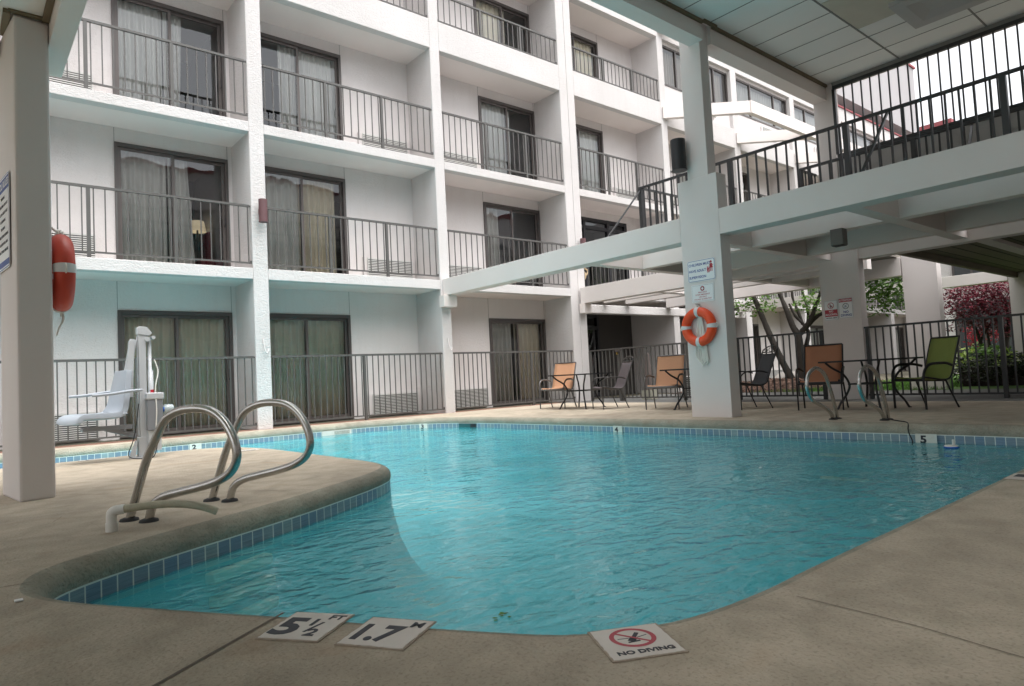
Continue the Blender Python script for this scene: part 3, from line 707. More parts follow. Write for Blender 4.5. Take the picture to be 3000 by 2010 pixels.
# penthouse block on the roof behind
mb = MB(); mb.box(26.0, 12.0, 11.95, 37.95, 22, 15.45); mb.build('penthouse', mat('penthouse_paint', (.38, .37, .38), .9, var=.05, vscale=1, coord='World', bump=.3, bscale=20), hotel)
mb = MB(); mb.box(25.9, 11.93, 15.45, 38.05, 22.1, 15.55); mb.build('penthouse_coping', REDC, hotel)
mb = MB(); mb.box(26.3, 12.75, 11.2, 37.8, 12.85, 11.95); cl_ = mb.build('clerestory', mat('clerestory_matte', (.09, .09, .09), .9, spec=.1), hotel); mat('clerestory_glass', (.05, .055, .06), .2)
mb = MB()
for k in range(60): mb.box(26.4+k*.19, 12.72, 11.3, 26.43+k*.19, 12.749, 11.95)
mb.build('louvre', SIGNK, cl_)
# ground fences between the columns
for bi in (2, 3, 4, 5):
    a, b_ = BAYS[bi]
    lb = {2: 'brown bar fence at the far left behind the pillar', 3: 'brown bar fence section behind the pool lift', 4: 'brown bar fence section in front of the second ground floor door, one broad post', 5: 'brown bar fence section behind the leftmost tan chair'}[bi]
    t_ = thing('bar_fence', ((a+b_)/2, 12.05, 0), lb, 'fence', 'bar fences between the hotel columns')
    railing(a, b_, 1.305, .09, .0, [(a+b_)/2] if bi != 5 else [a+.62*(b_-a)], 'railing_panel', t_, .125)

# lit lamp and red chair inside the first-floor room
t_ = thing('table_lamp', (3.92, 14.6, 2.9), 'lit cream lamp in the dark first floor room', 'lamp')
mb = MB(); mb.tube([(3.92, 14.6, 4.04), (3.92, 14.6, 4.26)], [.17, .13], 24, caps=False); mb.build('lamp_shade', LAMPM, t_)
mb = MB(); mb.tube([(3.92, 14.6, 3.6), (3.92, 14.6, 3.75), (3.92, 14.6, 3.9), (3.92, 14.6, 4.1)], [.09, .11, .03, .015], 16); mb.build('lamp_base', SCB, t_)
mb = MB(); mb.box(3.6, 14.3, 2.895, 4.1, 14.9, 3.6); mb.build('bedside_table', mat('wood_dark', (.06, .035, .025), .5), t_)
t_ = thing('armchair', (3.95, 13.9, 2.9), 'dark red armchair behind the sliding glass', 'chair')
mb = MB(); mb.tube(spline([(3.95, 14.05, 3.0), (3.95, 14.1, 3.4), (3.95, 14.12, 3.75), (3.95, 14.14, 3.86)], 5), [.27]*11+[.27]*3+[.22, .1], 18, flat=.3); mb.build('backrest', mat('red_fabric', (.22, .012, .03), .8), t_)
mb = MB(); mb.box(3.68, 13.55, 3.05, 4.2, 14.05, 3.3); mb.build('seat', MATS['red_fabric'], t_, bevel=.04)
mb = MB()
for xx in (3.7, 4.17):
    for yy in (13.6, 14.0): mb.box(xx-.02, yy-.02, 2.9, xx+.02, yy+.02, 3.05)
mb.build('legs', MATS['wood_dark'], t_)
# carved wooden figure leaning at the first-floor entry rail
t_ = thing('garden_ornament', (12.86, 12.25, 2.9), 'small tan carved ornament beside the entry balcony rail', 'ornament')
mb = MB(); mb.tube(spline([(12.86, 12.25, 2.9), (12.84, 12.25, 3.1), (12.9, 12.22, 3.3), (12.84, 12.2, 3.45), (12.86, 12.2, 3.62)], 4), [.07, .075, .07, .055, .05, .05, .06, .07, .07, .06, .05, .045, .04, .05, .06, .06, .03], 12); mb.build('figure_body', SKINW, t_)
mb = MB(); mb.tube(spline([(12.9, 12.2, 3.5), (13.02, 12.18, 3.42), (12.92, 12.16, 3.3)], 4), .022, 8); mb.build('curved_arm', SKINW, t_)

# opposite wing of the courtyard (seen mirrored in the glass)
ow = thing('courtyard_wing', (8, -12.5, 0), 'white courtyard wing with red coping facing the hotel balconies', 'building')
mb = MB(); mb.box(-26, -24, 0, 40, -12.5, 12.8); mb.build('wall', STUCCO_F, ow)
mb = MB(); mb.box(-26.1, -24.1, 12.8, 40.1, -12.4, 13.02); mb.build('coping', mat('coping_maroon', (.22, .05, .06), .6), ow)
for zz in (1.0, 3.6, 6.4, 9.2):
    for k in range(15):
        x_ = -24+k*4.2; mb = MB(); mb.box(x_, -12.49, zz, x_+2, -12.46, zz+1.5); mb.build('window', MATS['clerestory_glass'], ow)
# far wing on the right, white stucco, red coping
fwg = thing('far_wing', (30, 0, 0), 'distant white stucco building with red coping behind the red maple', 'building')
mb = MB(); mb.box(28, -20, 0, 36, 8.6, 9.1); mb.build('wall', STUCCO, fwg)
mb = MB(); mb.box(27.9, 7.73, 9.1, 36.1, 8.83, 9.3); mb.build('coping', REDC, fwg)
for (y0, y1, z0, z1) in ((6.9, 8.12, 3.2, 5.4), (5.2, 6.6, 3.2, 5.4), (6.4, 8.1, .4, 2.6), (3.2, 4.8, 3.2, 5.4)):
    mb = MB(); mb.box(27.93, y0, z0, 27.985, y1, z1); w_ = mb.build('window', FRAMEM, fwg)
    q = MB(); q.box(27.91, y0+.08, z0+.08, 27.925, (y0+y1)/2-.04, z1-.08); q.box(27.91, (y0+y1)/2+.04, z0+.08, 27.925, y1-.08, z1-.08); q.build('pane', MATS['clerestory_glass'], w_)

# ================================================================== PERGOLA (beams + pillars)
pg = thing('pergola', (10.4, 5.5, 0), 'grey painted grid of heavy beams carried by broad pillars beyond the pool', 'pergola')
ZB0, ZB1 = 2.55, 2.91
def part(name, m, boxes, parent=pg, bevel=.005, label=None):
    mb = MB()
    for q in boxes: mb.box(*q)
    return mb.build(name, m, parent, bevel, label)
part('front_beam', CREAM, [(8.21, 5.791, ZB0, 8.50, 11.995, ZB1)]); part('front_beam', CREAM, [(8.21, -4, ZB0, 8.50, 5.139, ZB1)])
part('beam_corbel', CREAM, [(8.10, 11.82, 2.29, 8.44, 11.995, 2.545)]); part('beam_corbel', CREAM, [(12.40, 11.80, 2.25, 12.68, 11.965, 2.495)])
for x0, x1, ye in ((9.66, 9.84, 7.67), (11.45, 11.63, 7.67)): 
    for y0, y1 in ((-4, 3.36), (3.55, 5.50), (5.68, ye)): part('joist', CREAM, [(x0, y0+.001, ZB0+.003, x1, y1-.001, ZB1)], bevel=0)
part('rear_beam', CREAM, [(12.43, 5.74, 2.50, 12.69, 11.94, ZB1)]); part('rear_beam', CREAM, [(12.43, -4, 2.50, 12.69, 5.04, ZB1)])
for y0, y1 in ((3.36, 3.55), (5.50, 5.68), (7.67, 7.85), (1.2, 1.39)):
    part('cross_beam', CREAM, [(8.50, y0, ZB0+.001, 12.43, y1, ZB1-.002)], bevel=0)
for y0, y1 in ((3.2, 3.4), (7.67, 7.85), (9.8, 9.98)): part('cross_beam', CREAM, [(12.69, y0, ZB0+.001, 16.0, y1, ZB1-.002)], bevel=0)
for x0, x1 in ((14.2, 14.4), (13.3, 13.45)): part('joist', CREAM, [(x0, 5.6, ZB0-.02, x1, 7.66, ZB1)], bevel=0); part('joist', CREAM, [(x0, 7.86, ZB0, x1, 11.94, ZB1)], bevel=0)
part('far_beam', CREAM, [(16.0, 5.62, 2.5, 16.26, 11.94, ZB1)]); part('far_beam', CREAM, [(19.9, 4.62, 2.46, 20.15, 11.94, 2.74)])
part('front_pillar', PILLAR, [(8.21, 5.14, -.005, 8.45, 5.79, 3.43)], label='nearest broad pillar carrying the ring buoy')
part('upper_column', PILLAR, [(8.215, 5.27, 3.43, 8.42, 5.61, 5.66)])
part('rear_pillar', PILLAR, [(12.38, 5.04, -.005, 12.62, 5.74, 2.93)])
part('upper_column', PILLAR, [(12.02, 5.11, 2.93, 12.24, 5.45, 5.66)])
part('far_pillar', PILLAR, [(16.0, 4.93, -.005, 16.26, 5.60, 2.95)])
part('far_pillar', PILLAR, [(19.9, 3.95, -.005, 20.15, 4.60, 2.95)])
part('front_pillar', PILLAR, [(8.21, -2.3, -.005, 8.45, -1.65, 5.6)])
# ------------------------------------------------------------------ upper walkway
wk = thing('upper_walkway', (10.5, 4, 2.91), 'first floor boardwalk with dark bar railings on top of the pergola', 'walkway')
part('walkway_floor', WOODM, [(9.66, -4, 2.912, 11.63, 7.85, 2.98), (11.63, 5.68, 2.912, 18, 7.85, 2.98)], wk, 0)
def rail_y(x, y0, y1, zt, zf, posts, w=.03, pitch=.163, thick=.045):
    mb = MB(); mb.box(x-thick/2, y0, zt-.04, x+thick/2, y1, zt)
    n = int((y1-y0)/pitch)
    for k in range(n+1):
        yy = y1-.06-k*pitch
        if yy < y0 or min([abs(yy-p) for p in posts]+[9]) < .06: continue
        s_ = .012; jx = random.uniform(-.012, .012); mb.bar((x, yy, zf), (x, yy+jx, zt-.04), s_*2)
    r = mb.build('railing', RAILD, wk)
    for p in posts: q = MB(); q.box(x-.035, p-.035, zf, x+.035, p+.035, zt-.04); q.build('post', RAILD, r)
def rail_x(y, x0, x1, zt, zf, posts, pitch=.163, parent=None, m=RAILD):
    mb = MB(); mb.box(x0, y-.02, zt-.035, x1, y+.02, zt); n = int((x1-x0)/pitch)
    for k in range(n+1):
        xx = x0+.06+k*pitch
        if xx > x1 or min([abs(xx-p) for p in posts]+[9]) < .06: continue
        mb.bar((xx, y, zf), (xx, y, zt-.035), .022)
    r = mb.build('railing', m, parent or wk)
    for p in posts: q = MB(); q.box(p-.035, y-.035, zf, p+.035, y+.035, zt-.035); q.build('post', m, r)
rail_y(9.72, -4, 7.70, 4.07, 2.98, [7.66, 5.82, 3.98, 2.13, .28, -1.5])
rail_x(7.67, 9.76, 16, 4.07, 2.98, [11.6, 13.4])
rail_y(11.4, -4, 5.52, 4.09, 2.98, [5.48, 3.68, 1.83, 0], thick=.055)
rail_x(5.5, 11.44, 12.02, 4.09, 2.98, [], pitch=.12)
mb = MB(); mb.bar((9.70, 7.66, 4.0), (8.36, 7.35, 2.92), .022); mb.build('brace', RAILD, wk)
mb = MB(); mb.bar((9.70, 3.41, 4.03), (8.36, 3.28, 2.92), .03); mb.build('brace', RAILD, wk)
mb = MB(); mb.bar((11.38, 2.9, 4.03), (9.8, 2.6, 3.0), .03); mb.build('brace', RAILD, wk)
# parapet and barred screen under the canopy edge
pr = thing('parapet_wall', (12.15, 0, 2.91), 'grey parapet wall below the tall barred screen', 'wall')
part('wall', GREYW, [(12.04, -4, 2.93, 12.22, 5.105, 4.27)], pr, 0)
sc = thing('barred_screen', (12.0, 0, 4.3), 'tall black barred screen between parapet and canopy ceiling', 'screen')
mb = MB(); mb.box(11.98, -4, 5.50, 12.03, 5.08, 5.56); mb.box(11.98, -4, 4.275, 12.03, 5.08, 4.33); mb.box(11.97, 5.04, 4.33, 12.03, 5.09, 5.50)
yy = 4.90
while yy > -4: mb.box(11.994, yy-.011, 4.33, 12.016, yy+.011, 5.50); yy -= .147
mb.build('bars', RAILD, sc)
mb = MB(); mb.box(11.985, 5.09, 4.35, 12.02, 5.108, 5.6); mb.build('drain_pipe', PILLAR, sc)
# ------------------------------------------------------------------ canopy
cp = thing('canopy', (6, 1, 5.6), 'large flat canopy with grey tiled ceiling above the near deck', 'canopy')
part('ceiling', TILEC, [(.9, -11, 5.63, 12.3, 5.2, 5.70)], cp, 0)  # unseen rear stretch lengthened to darken the near deck
part('fascia', CREAM, [(.9, 5.21, 5.36, 8.214, 5.45, 6.0)], cp, 0); part('fascia', CREAM, [(8.421, 5.21, 5.36, 12.019, 5.45, 6.0)], cp, 0)
part('fascia', CREAM, [(12.06, -11, 5.60, 12.3, 5.2, 6.0)], cp, 0)
part('roof', mat('roof_membrane', (.25, .25, .25), .9), [(.85, -11, 6.0, 12.35, 5.5, 6.05)], cp, 0)
mb = MB(); mb.box(.9, 5.17, 5.585, 8.2, 5.209, 5.63); mb.box(8.45, 5.17, 5.585, 12.0, 5.209, 5.63); mb.box(8.19, 5.14, 5.58, 8.5, 5.168, 5.63)
mb.build('ceiling_trim', TRIMY, cp)
mb = MB(); mb.box(12.0, -4, 5.565, 12.05, 5.1, 5.63); mb.build('ceiling_trim', TRIM, cp)
mb = MB()
for y in (3.985, 2.765, 1.545, .325, -.9, -2.1): mb.box(.9, y-.012, 5.622, 12.0, y+.012, 5.6295)
x = 12.0-.61
while x > 1: mb.box(x-.006, -4, 5.624, x+.006, 5.17, 5.6295); x -= .61
mb.build('ceiling_grid', mat('grid_grey', (.20, .21, .205), .6), cp)
mb = MB(); mb.box(9.20, 2.80, 5.617, 10.38, 3.96, 5.6215); mb.build('access_panel', TILEY, cp)
vt = MB(); vt.add([(10.0, 2.2, 5.62), (11.0, 2.2, 5.62), (11.0, 3.40, 5.62), (10.0, 3.40, 5.62), (10.0, 2.2, 5.56), (11.0, 2.2, 5.56), (11.0, 3.40, 5.56), (10.0, 3.40, 5.56), (10.16, 2.36, 5.56), (10.84, 2.36, 5.56), (10.84, 3.24, 5.56), (10.16, 3.24, 5.56), (10.3, 2.5, 5.61), (10.7, 2.5, 5.61), (10.7, 3.1, 5.61), (10.3, 3.1, 5.61)],
                  [(0, 1, 5, 4), (1, 2, 6, 5), (2, 3, 7, 6), (3, 0, 4, 7), (4, 5, 9, 8), (5, 6, 10, 9), (6, 7, 11, 10), (7, 4, 8, 11), (8, 9, 13, 12), (9, 10, 14, 13), (10, 11, 15, 14), (11, 8, 12, 15), (12, 13, 14, 15)])
vt.build('ceiling_vent', mat('vent_metal', (.42, .42, .42), .6), cp)
# low canopy on the left with its pillar
lc = thing('low_canopy', (0, 3, 0), 'low canopy corner with painted pillar at the left frame edge', 'canopy')
MB().prism([(.36, 5.92), (.578, 5.95), (.578, 6.53), (.292, 6.53)], -.005, 3.56).build('pillar', PILLAR, lc, bevel=.02)
part('fascia', PILLAR, [(.58, -11, 3.40, .72, 6.54, 3.75)], lc)
part('fascia', PILLAR, [(-6, 6.36, 3.40, .28, 6.54, 3.75)], lc)
part('ceiling', TILEC, [(-6, -11, 3.575, .575, 6.3, 3.64)], lc, 0)  # lengthened behind the view as well, to keep light off the deck
part('roof', MATS['roof_membrane'], [(-6, -11, 3.75, .75, 6.57, 3.8)], lc, 0)
mb = MB(); mb.box(.535, -11, 3.545, .578, 5.92, 3.574); mb.box(.33, 5.885, 3.56, .57, 5.929, 3.574); mb.box(.30, 5.9, 3.54, .344, 6.3, 3.574); mb.build('ceiling_trim', TRIMY, lc)
part('pillar', PILLAR, [(.345, -2.3, -.005, .575, -1.7, 3.56)], lc)
# boarded soffit on the right
sf = thing('porch_soffit', (16, 0, 2.6), 'dark boarded porch ceiling beyond the rear pillar', 'ceiling')
mb = MB(); mb.box(12.7, -8, 2.62, 21.5, 4.4, 2.70); mb.build('boards', SOFB, sf)
mb = MB(); mb.box(12.7, 4.405, 2.50, 19.89, 4.50, 2.78); mb.build('edge_board', TRIMY, sf)
mb = MB()
yy = 4.2
while yy > -4: mb.box(12.7, yy, 2.612, 21.5, yy+.012, 2.6195); yy -= .28
mb.build('board_gaps', mat('gap_dark', (.05, .045, .035), .9), sf)

# ================================================================== FENCE ON THE RIGHT
def side_fence(y0, y1, label, posts, gate=False):
    t_ = thing('bar_fence', (12.4, (y0+y1)/2, 0), label, 'fence', 'bar fences along the walkway')
    mb = MB(); x = 12.42; zt = 1.28; mb.box(x-.022, y0, zt-.035, x+.022, y1, zt); mb.box(x-.015, y0, .06, x+.015, y1, .09)
    n = int((y1-y0)/.123)
    for k in range(n+1):
        yy = y1-.06-k*.123
        if yy < y0 or min([abs(yy-p) for p in posts]+[9]) < .05: continue
        mb.box(x-.011, yy-.011, .09, x+.011, yy+.011, zt-.035)
    r = mb.build('railing_panel', RAILD if y1 < 9 else RAILM, t_)
    for p in posts: q = MB(); q.box(x-.03, p-.03, 0, x+.03, p+.03, zt-.035); q.build('post', RAILD if y1 < 9 else RAILM, t_)
    return t_
gt = side_fence(10.72, 11.72, 'closed bar gate beside the double stucco column', [11.70, 10.74]); gt['category'] = 'gate'; gt.name = 'fence_gate'
q = MB(); q.box(12.36, 10.66, 1.19, 12.41, 10.82, 1.25); q.build('latch', FRAMEM, gt)
q = MB(); q.box(12.33, 10.72, 1.12, 12.36, 10.76, 1.17); q.build('padlock', mat('brass', (.5, .36, .12), .35, metal=1), gt)
side_fence(7.85, 10.70, 'bar fence behind the taupe chair and the copper chair', [10.66, 8.9])
side_fence(5.76, 7.84, 'bar fence between the front pillar and the rear pillar', [7.55, 5.80])
side_fence(-4, 5.03, 'bar fence behind the olive chair', [4.98, 3.02, 1.1, -.8])

# ================================================================== FURNITURE
def chair(name, kind, fab, met, front, back, width, label):
    fc = Vector((*front, 0)); bc = Vector((*back, 0)); d = (fc-bc).normalized()
    rz = math.atan2(d.y, d.x)-pi/2; c = (fc+bc)/2
    t_ = thing(name, (c.x, c.y, 0), label, 'chair', 'patio chairs on the far deck', rz, local=True)
    L = (fc-bc).length; yf = L/2; yb = -L/2; w_ = width/2
    r = .0125 if kind == 'sling' else .0105
    for s in (-1, 1):
        # front leg sweeping into the arm
        a = MB(); a.tube(spline([(s*w_, yf, 0), (s*w_, yf+.005, .22), (s*w_, yf+.01, .42), (s*(w_+.005), yf-.02, .53), (s*(w_+.01), yf-.10, .595), (s*(w_+.01), yf-.24, .605), (s*w_, yb+.13, .60), (s*(w_-.02), yb+.01, .57)], 5), r*(1.5 if kind == 'sling' else 1.1), 10, flat=.62); a.build('arm_leg', met, t_)
        b2 = MB(); b2.tube(spline([(s*w_, yb-.03, 0), (s*(w_-.01), yb+.06, .2), (s*(w_-.02), yb+.14, .39)], 4), r, 8); b2.build('rear_leg', met, t_)
    h = .955; top = -.17 if kind == 'sling' else -.20
    sw = w_-.035
    prof = spline([(0, yf-.0, .405), (0, yf-.03, .43), (0, yf-.15, .415), (0, yf-.32, .385), (0, yb+.10, .385), (0, yb+.03, .42), (0, yb-.02, .52), (0, yb+top*.5, .72), (0, yb+top, h)], 5)
    fr = MB()
    for s in (-1, 1): fr.tube([(s*sw, p.y, p.z-.004) for p in prof], r, 8)
    fr.tube([(-sw, prof[0].y, prof[0].z-.006), (sw, prof[0].y, prof[0].z-.006)], r, 8)
    fr.tube([(-w_, yf, .385), (w_, yf, .385)], r, 8); fr.tube([(-w_+.02, yb+.14, .37), (w_-.02, yb+.14, .37)], r, 8)
    if kind == 'sling': fr.tube([(-sw, prof[-1].y, h), (sw, prof[-1].y, h)], r, 8)
    else:
        fr.tube(spline([(-sw, prof[-1].y, h-.01), (-sw*.5, prof[-1].y-.02, h+.035), (0, prof[-1].y-.02, h+.045), (sw*.5, prof[-1].y-.02, h+.035), (sw, prof[-1].y, h-.01)], 5), r*.9, 8)
        fr.tube([(-sw, prof[-1].y+.02, h-.055), (sw, prof[-1].y+.02, h-.055)], r*.8, 8)
        for k in range(3):
            cx = (k-1)*sw*.62; fr.tube([(cx+.045*cos(q*pi/6), prof[-1].y+.0, h-.015+.032*sin(q*pi/6)) for q in range(12)], .005, 6, closed=True)
    fr.build('frame', met, t_)
    sg = MB(); vs = []; end = len(prof) if kind == 'sling' else len(prof)-2
    for k in range(end):
        p = prof[k]
        for q in range(7): x_ = -sw+.008+(2*sw-.016)*q/6; sag = .012*(1-(abs(q-3)/3)**2); vs.append((x_, p.y-(sag if p.z > .45 else 0), p.z-(sag if p.z < .45 else 0)))
    fs = [(k*7+q, k*7+q+1, (k+1)*7+q+1, (k+1)*7+q) for k in range(end-1) for q in range(6)]
    sg.add(vs, fs, True); o = sg.build('sling_fabric', fab, t_); so_ = o.modifiers.new('thick', 'SOLIDIFY'); so_.thickness = .004
    return t_
chair('patio_chair', 'sling', ORANGE, CHGRY, (9.66, 10.26), (10.10, 10.38), .60, 'tan sling chair farthest left by the double column')
chair('patio_chair', 'scroll', GREYF, CHMET, (9.57, 8.88), (10.03, 8.68), .50, 'taupe reclined chair with a scrollwork top rail')
chair('patio_chair', 'sling', ORANGE, CHGRY, (9.60, 7.38), (10.02, 7.51), .60, 'tan sling chair just left of the buoy pillar')
chair('patio_chair', 'scroll', CHARF, CHBLK, (9.70, 6.03), (10.13, 5.77), .50, 'charcoal reclined chair half hidden by the buoy pillar')
chair('patio_chair', 'sling', BROWNF, CHBLK, (9.66, 4.60), (10.08, 4.72), .60, 'copper brown sling chair behind the left far grab rail')
chair('patio_chair', 'sling', GREENF, CHBLK, (9.97, 3.52), (10.42, 3.30), .52, 'olive green sling chair at the right end')
def table(cx, cy, rz, label, size=.94, leg=.31):
    t_ = thing('patio_table', (cx, cy, 0), label, 'table', 'black patio tables on the far deck', rz, local=True); h = size/2
    mb = MB(); mb.box(-h+.02, -h+.02, .690, h-.02, h-.02, .697); mb.build('glass_top', TGLASS, t_)
    mb = MB(); mb.tube([(h, h, .693), (-h, h, .693), (-h, -h, .693), (h, -h, .693)], .013, 8, closed=True) if False else None
    for p, q in (((-h, -h), (h, -h)), ((h, -h), (h, h)), ((h, h), (-h, h)), ((-h, h), (-h, -h))): mb.bar((*p, .69), (*q, .69), .03, .024)
    mb.build('rim', CHBLK, t_)
    for sx in (-1, 1):
        for sy in (-1, 1):
            k = lambda a, z: (sx*a, sy*a, z)
            lg = MB(); lg.tube(spline([k(leg+.03, .0), k(leg+.01, .015), k(leg-.02, .10), k(leg-.08, .22), k(leg-.11, .35), k(leg-.06, .50), k(leg+.04, .60), k(leg+.10, .68)], 5), .016, 8); lg.build('leg', CHBLK, t_)
    mb = MB(); s_ = leg-.10
    for p, q in (((-s_, -s_), (s_, -s_)), ((s_, -s_), (s_, s_)), ((s_, s_), (-s_, s_)), ((-s_, s_), (-s_, -s_))): mb.tube([(*p, .36), (*q, .36)], .011, 8)
    mb.build('stretcher', CHBLK, t_)
table(9.87, 9.60, R(8), 'black glass patio table between the leftmost tan chair and the taupe chair')
table(9.85, 6.75, R(5), 'black glass patio table partly hidden by the buoy pillar')
table(10.02, 4.02, R(-12), 'black glass patio table behind the far grab rails')

# ================================================================== GRAB RAILS
def grab(base, axis, pts, label, r=.0235, foot=None):
    ax = Vector((axis[0], axis[1], 0)).normalized(); b0 = Vector((*base, 0))
    t_ = thing('grab_rail', (base[0], base[1], 0), label, 'grab rail', 'stainless steel pool grab rails')
    mb = MB(); mb.tube([b0+ax*u+Vector((0, 0, z)) for u, z in [(p.x, p.y) for p in spline([Vector((u, z, 0)) for u, z in pts], 8)]], r, 20); mb.build('tube', STEEL, t_)
    fl = MB()
    for u in (pts[0][0], pts[-1][0]): fl.tube([b0+ax*u+Vector((0, 0, -.0)), b0+ax*u+Vector((0, 0, .012)), b0+ax*u+Vector((0, 0, .018))], [.052, .048, .03], 20)
    fl.build('escutcheon', BLACKR, t_)
    return t_
NR = [(-.10, 0), (-.05, .12), (.04, .33), (.12, .46), (.19, .56), (.27, .605), (.38, .625), (.52, .615), (.62, .56), (.69, .46), (.71, .36), (.67, .285), (.58, .235), (.45, .20), (.30, .17), (.17, .14), (.09, .09), (.055, 0)]
grab((.82, 4.31), (.47, -.88), NR, 'nearest steel grab rail loop beside the white pipe')
grab((1.345, 4.59), (.47, -.88), NR, 'second near steel grab rail loop toward the peninsula tip')
FR = [(.09, 0), (.06, .12), (.0, .28), (-.07, .42), (-.13, .52), (-.22, .59), (-.35, .63), (-.46, .61), (-.56, .56), (-.61, .46), (-.59, .36), (-.50, .26), (-.33, .20), (-.17, .14), (-.06, .07), (-.02, 0)]
grab((8.15, 3.73), (1, 0), FR, 'left steel grab rail on the far pool edge', .022)
grab((8.15, 3.15), (1, 0), FR, 'right steel grab rail on the far pool edge', .022)
# cable over the edge, floating thermometer
cb = MB(); cb.tube(spline([(8.15, 3.1, .012), (8.02, 2.95, .006), (7.92, 2.85, .004), (7.83, 2.80, -.01), (7.76, 2.78, -.05), (7.725, 2.76, -.10), (7.71, 2.73, -.17), (7.62, 2.70, -.20)], 6), .006, 8)
o = cb.build('cable', BLACKR); tag(o, 'thin dark cable running from the rail into the water', 'cable')
t_ = thing('floating_thermometer', (7.40, 2.28, -.19), 'blue and white floating thermometer near the five foot plate', 'thermometer')
mb = MB(); mb.tube([(7.40, 2.28, -.20), (7.40, 2.28, -.185), (7.40, 2.28, -.175)], [.05, .07, .06], 24); mb.build('float_ring', BLUEP, t_)
mb = MB(); mb.tube([(7.40, 2.28, -.175), (7.40, 2.28, -.165), (7.40, 2.28, -.16)], [.06, .055, .012], 20); mb.cyl((7.40, 2.26, -.165), (7.40, 2.26, -.11), .012, 12); mb.build('top', PVC, t_)
mb = MB(); rl = random.Random(5)
for _ in range(7):
    a_ = rl.uniform(0, 6.28); p_ = Vector((1.58+rl.uniform(-.03, .03), 2.02+rl.uniform(-.02, .02), -.188)); d_ = Vector((cos(a_), sin(a_), .1))*.028; e_ = Vector((-sin(a_), cos(a_), 0))*.008
    mb.add([p_, p_+d_*.5+e_, p_+d_, p_+d_*.5-e_], [(0, 1, 2, 3)])
o = mb.build('floating_leaves', LEAFG); tag(o, 'small green leaf cluster floating by the near pool edge', 'leaves')
# white pvc pipe with elbow
t_ = thing('pvc_pipe', (.64, 4.14, 0), 'dirty white plastic pipe bent over the deck', 'pipe')
mb = MB(); mb.tube([(.645, 4.14, 0), (.645, 4.14, .045)], .030, 20); mb.build('collar', PVC, t_)
mb = MB(); mb.tube(spline([(.645, 4.14, .04), (.645, 4.14, .085), (.652, 4.135, .103), (.672, 4.122, .11), (.70, 4.11, .112)], 6), .026, 20); mb.build('elbow', PVC, t_)
mb = MB(); mb.tube(spline([(.695, 4.11, .112), (.78, 4.07, .118), (.88, 4.03, .118), (.98, 3.99, .105), (1.06, 3.96, .08), (1.12, 3.935, .05)], 6), .021, 16); mb.build('hose', PVCD, t_)
o = MB().box(.165, 3.0, .002, .19, 3.03, .006).build('paper_scrap', LITTER); tag(o, 'tiny white paper scrap on the near left deck', 'litter')

# ================================================================== POOL LIFT
pl = thing('pool_lift', (1.66, 8.68, 0), 'grey pool access lift with seat on the peninsula deck', 'pool lift')
mb = MB(); mb.tube([(1.67, 8.67, 0), (1.67, 8.67, .015)], .12, 24); mb.box(1.625, 8.61, .015, 1.735, 8.72, .24)
mb.add([(1.59, 8.60, .015), (1.59, 8.74, .015), (1.53, 8.67, .015), (1.61, 8.60, .20), (1.61, 8.74, .20)], [(0, 2, 3), (1, 4, 2), (2, 4, 3)]); mb.build('base', LIFTW, pl, .008)
mb = MB(); mb.box(1.645, 8.62, .2, 1.722, 8.70, 1.46); mb.box(1.632, 8.64, .25, 1.644, 8.68, 1.40); mb.build('mast', LIFTW, pl, .01)
mb = MB(); mb.add([(1.635, 8.61, 1.42), (1.755, 8.61, 1.40), (1.79, 8.61, 1.43), (1.735, 8.61, 1.50), (1.66, 8.61, 1.51), (1.635, 8.61, 1.49)]+[(1.635, 8.71, 1.42), (1.755, 8.71, 1.40), (1.79, 8.71, 1.43), (1.735, 8.71, 1.50), (1.66, 8.71, 1.51), (1.635, 8.71, 1.49)],
                  [(0, 1, 2, 3, 4, 5), (11, 10, 9, 8, 7, 6)]+[(i, i+6, (i+1) % 6+6, (i+1) % 6) for i in range(6)]); mb.build('head', LIFTW, pl, .004)
mb = MB(); mb.tube([(1.77, 8.66, .62), (1.77, 8.66, 1.0), (1.765, 8.66, 1.0), (1.765, 8.66, 1.36)], [.03, .03, .02, .02], 14); mb.build('actuator', LIFTW, pl)
mb = MB(); mb.cyl((1.735, 8.6, 1.36), (1.735, 8.74, 1.36), .028, 14); mb.cyl((1.80, 8.6, 1.38), (1.80, 8.74, 1.38), .02, 12); mb.build('pivot', LIFTW, pl)
mb = MB(); mb.box(1.70, 8.50, .31, 1.86, 8.60, .66); bx = mb.build('battery_box', LIFTG, pl, .008)
mb = MB(); mb.box(1.69, 8.49, .66, 1.875, 8.61, .74); mb.build('box_lid', LIFTW, bx, .015)
mb = MB(); mb.box(1.71, 8.52, .08, 1.84, 8.60, .305); mb.build('lower_bracket', LIFTW, bx)
mb = MB(); mb.cyl((1.76, 8.55, .74), (1.76, 8.55, .775), .018, 12); mb.build('red_button', REDP, bx)
mb = MB(); mb.tube([(1.87, 8.56, .54), (1.88, 8.56, .54), (1.97, 8.56, .54), (1.98, 8.56, .54)], [.04, .055, .055, .045], 18); mb.build('side_lamp', mat('smoked_jar', (.42, .48, .5), .15), bx)
mb = MB(); mb.cyl((1.868, 8.545, .54), (1.89, 8.53, .54), .03, 14); mb.build('blue_cap', BLUEP, bx)
